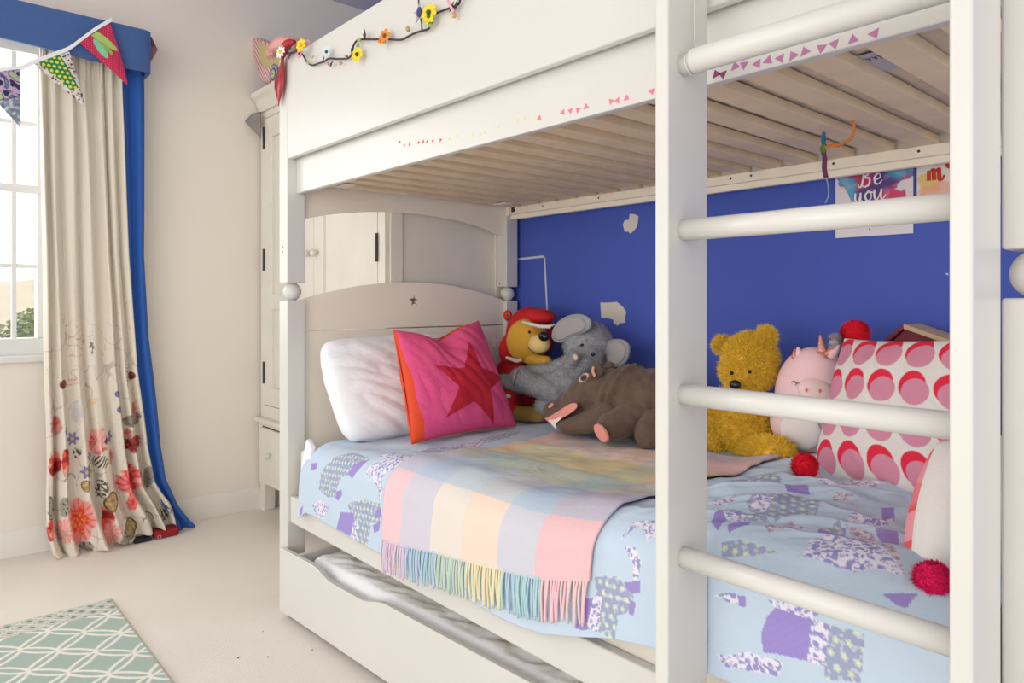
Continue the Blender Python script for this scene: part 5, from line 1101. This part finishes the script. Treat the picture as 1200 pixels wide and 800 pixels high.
# ================================================================== FLOWER GARLAND ON THE GUARD PANEL
GY = 0.99
ga = root('flower_garland', (-1.9, GY, 1.72), 'flower and bead garland on a dark twig string draped along the top bunk guard', 'garland')
twig = mat('dark_twig', (70, 50, 48), 0.8)
def g(px, py, y=GY): return atY(px, py, y)
main = [(333, 63), (341, 62), (350, 60), (356, 66), (360, 73), (366, 76.5), (374, 74), (380, 72), (386, 68.5), (396, 69), (408, 68), (413, 62), (414, 54), (419, 47), (428, 46), (442, 46), (455, 46), (470, 46.5), (478, 43), (486, 39), (495, 36), (502, 34), (506, 27), (507, 18), (515, 14), (527, 9.5), (537, 5), (541, -3), (555, -12)]
bm = bmesh.new(); tube(bm, catmull([g(a, b, GY - 0.002 * (i % 2)) for i, (a, b) in enumerate(main)], 5), 0.0028, 7); mk('twig_string', bm, twig, ga, smooth=True)
for k, pts in enumerate((((494.5, 35), (494, 26), (492, 16), (491, 8), (490.5, -2)), ((378, 73), (380, 66), (383, 62)), ((427, 46), (426, 40)), ((413, 64), (420, 66)))):
    bm = bmesh.new(); tube(bm, catmull([g(a, b, GY - .004) for a, b in pts], 5), 0.0022, 6); mk('twig', bm, twig, ga, smooth=True)
petal_m = {}
def flower(px, py, r, n, col, cc, y=GY - 0.012, tilt=(0.3, -1, 0.1), w_=0.36):
    c = g(px, py, y); n_ = Vector(tilt).normalized(); u, v = frame_of(n_); bm = bmesh.new()
    for i in range(n):
        a = 2 * PI * i / n + .2; d = u * math.cos(a) + v * math.sin(a); s_ = n_.cross(d)
        pts = [c + d * r * .12 + s_ * r * .08, c + d * r * .6 + s_ * r * w_ + n_ * r * .14, c + d * r * .95 + s_ * r * w_ * .6 + n_ * r * .1, c + d * r * 1.02 + n_ * r * .06, c + d * r * .95 - s_ * r * w_ * .6 + n_ * r * .1, c + d * r * .6 - s_ * r * w_ + n_ * r * .14, c + d * r * .12 - s_ * r * .08]
        prism(bm, pts, n_ * -0.0012)
    f_ = mk('flower', bm, mat('petal_%d_%d_%d' % col, col, .7), ga); bm = bmesh.new(); ball(bm, c + n_ * r * .12, (r * .28, r * .28, r * .28), seg=12); mk('flower_centre', bm, mat('centre_%d_%d_%d' % cc, cc, .7), f_, smooth=True)
WHT, YEL, ORG, BLU, PNK = (240, 236, 230), (240, 214, 50), (226, 140, 50), (206, 226, 232), (228, 150, 176)
flower(329, 61, 0.021, 9, WHT, (230, 200, 60), y=0.955, w_=.22)
flower(353, 53, 0.021, 7, YEL, (236, 170, 40), y=0.965)
flower(351, 63, 0.014, 6, PNK, (80, 60, 70), y=0.97); flower(360, 51, 0.013, 6, (222, 170, 190), (220, 160, 180), y=0.985)
flower(383, 61, 0.017, 6, BLU, (60, 60, 80)); flower(419, 64, 0.021, 7, YEL, (60, 70, 40)); flower(451, 42, 0.019, 6, ORG, (120, 90, 40)); flower(447, 47, 0.012, 5, ORG, (170, 60, 40))
flower(503, 15, 0.023, 7, YEL, (60, 90, 50)); flower(503, 20, 0.018, 6, YEL, (70, 100, 50))
for i, (px, py, r, c) in enumerate([(366, 66, .006, (190, 200, 150)), (385, 75, .0045, (200, 130, 90)), (399, 74, .006, (206, 150, 110)), (421, 47, .006, (170, 190, 120)), (419, 53, .0055, (160, 180, 130)), (406, 66, .005, (190, 120, 80)), (478, 34, .0065, (180, 160, 90)), (504, 29, .0065, (150, 180, 110)), (508, 24, .005, (160, 180, 130)), (532, 18, .0065, (206, 160, 90)), (450, 49, .0055, (190, 200, 110)), (361, 74, .005, (180, 190, 120)), (339, 56, .005, (90, 80, 60))]):
    bm = bmesh.new(); ball(bm, g(px, py, GY - .006), r, seg=14); mk('bead', bm, mat('bead_%d' % i, c, .15, coat=.5), ga, smooth=True)
for px, py, a in ((427.5, 40, 0), (412, 60, 2.6), (388, 75, 1.2), (529, 8, .9), (534, 6, .7), (339, 66, 1.0)):
    c = g(px, py, GY - .006); bm = bmesh.new(); d = Vector((math.sin(a), -.1, math.cos(a))); s_ = Vector((math.cos(a), 0, -math.sin(a)))
    prism(bm, [c - d * .014, c - d * .002 + s_ * .0055, c + d * .015, c - d * .002 - s_ * .0055], (0, .001, 0)); mk('leaf', bm, twig, ga)
c = g(491, 15, GY - .008); bm = bmesh.new(); prism(bm, [c + Vector(((0.026 if i % 2 == 0 else .011) * math.sin(i * PI / 5), 0, (0.026 if i % 2 == 0 else .011) * math.cos(i * PI / 5))) for i in range(10)], (0, .0025, 0)); mk('silver_star', bm, mat('silver_felt', (176, 172, 166), .6), ga)
bm = bmesh.new(); disc(bm, c + Vector((.004, -.001, 0)), (0, -1, 0), 0.009, 1, 1.4, th=.003); mk('blue_heart', bm, mat('navy_felt', (60, 66, 120), .8), ga)
bm = bmesh.new(); tube(bm, [g(524.5, 1, GY - .01), g(529, 9, GY - .01), g(532, 14, GY - .008)], .0032, 6); mk('pink_ribbon', bm, mat('pink_ribbon_cloth', (236, 176, 190), .8), ga)
# pink feather boa and red ribbon at the post top
fs = root('feather_scrunchie', (-2.30, 0.985, 1.88), 'fluffy pale pink hair band perched on the top corner of the bunk bed post', 'hair band')
arcp = catmull([atY(a, b, 1.03) for a, b in ((318, 65), (319, 58), (325, 52), (334, 49), (343, 50), (350, 56))], 6)
bm = bmesh.new(); tube(bm, arcp, 0.015, 10); rnd = random.Random(8)
for _ in range(5200):
    p = rnd.choice(arcp); d = Vector((rnd.gauss(0, 1), rnd.gauss(0, 1), rnd.gauss(0, 1))).normalized(); u, v = frame_of(d); q = p + d * (0.018 + .008 * rnd.random()); s_ = p + d * .012 + Vector((rnd.gauss(0, .005), rnd.gauss(0, .005), rnd.gauss(0, .005)))
    bm.faces.new([bm.verts.new(s_ - u * .001), bm.verts.new(s_ + u * .001), bm.verts.new(q)])
mk('fluffy_band', bm, mat('pale_pink_fluff', (236, 184, 178), .95), fs, smooth=True)
rr_ = root('red_ribbon', (-2.33, 0.98, 1.73), 'dark red satin ribbon hanging down the front left bed post', 'ribbon')
satin = mat('red_satin', (168, 24, 36), 0.35)
L_ = [(331, 66, 1.6), (330, 72, 2.2), (329, 80, 3.4), (328, 88, 4.6), (327.5, 95, 4.9), (327, 103, 4.3), (326.5, 112, 2.6), (326, 119, 1.2), (325.5, 124, .4)]
bm = bmesh.new(); prev = None
for i, (px, py, w_) in enumerate(L_):
    a, b = atY(px - w_, py, .985), atY(px + w_, py, .985); a.y += .004 * math.sin(i); q = [bm.verts.new(a), bm.verts.new(b), bm.verts.new(b + Vector((0, .002, 0))), bm.verts.new(a + Vector((0, .002, 0)))]
    if prev:
        for k in range(4): bm.faces.new((prev[k], prev[(k + 1) % 4], q[(k + 1) % 4], q[k]))
    else: bm.faces.new(q)
    prev = q
bm.faces.new(prev[::-1]); mk('ribbon_tail', bm, satin, rr_, smooth=True)
bm = bmesh.new(); tube(bm, catmull([atY(331, 67, .985), atY(333, 58, .98), atY(338, 51, .98), atY(345, 49, .985)], 6), [.007 + .008 * math.sin(PI * i / 18) for i in range(19)], 10); mk('ribbon_loop', bm, satin, rr_, smooth=True)
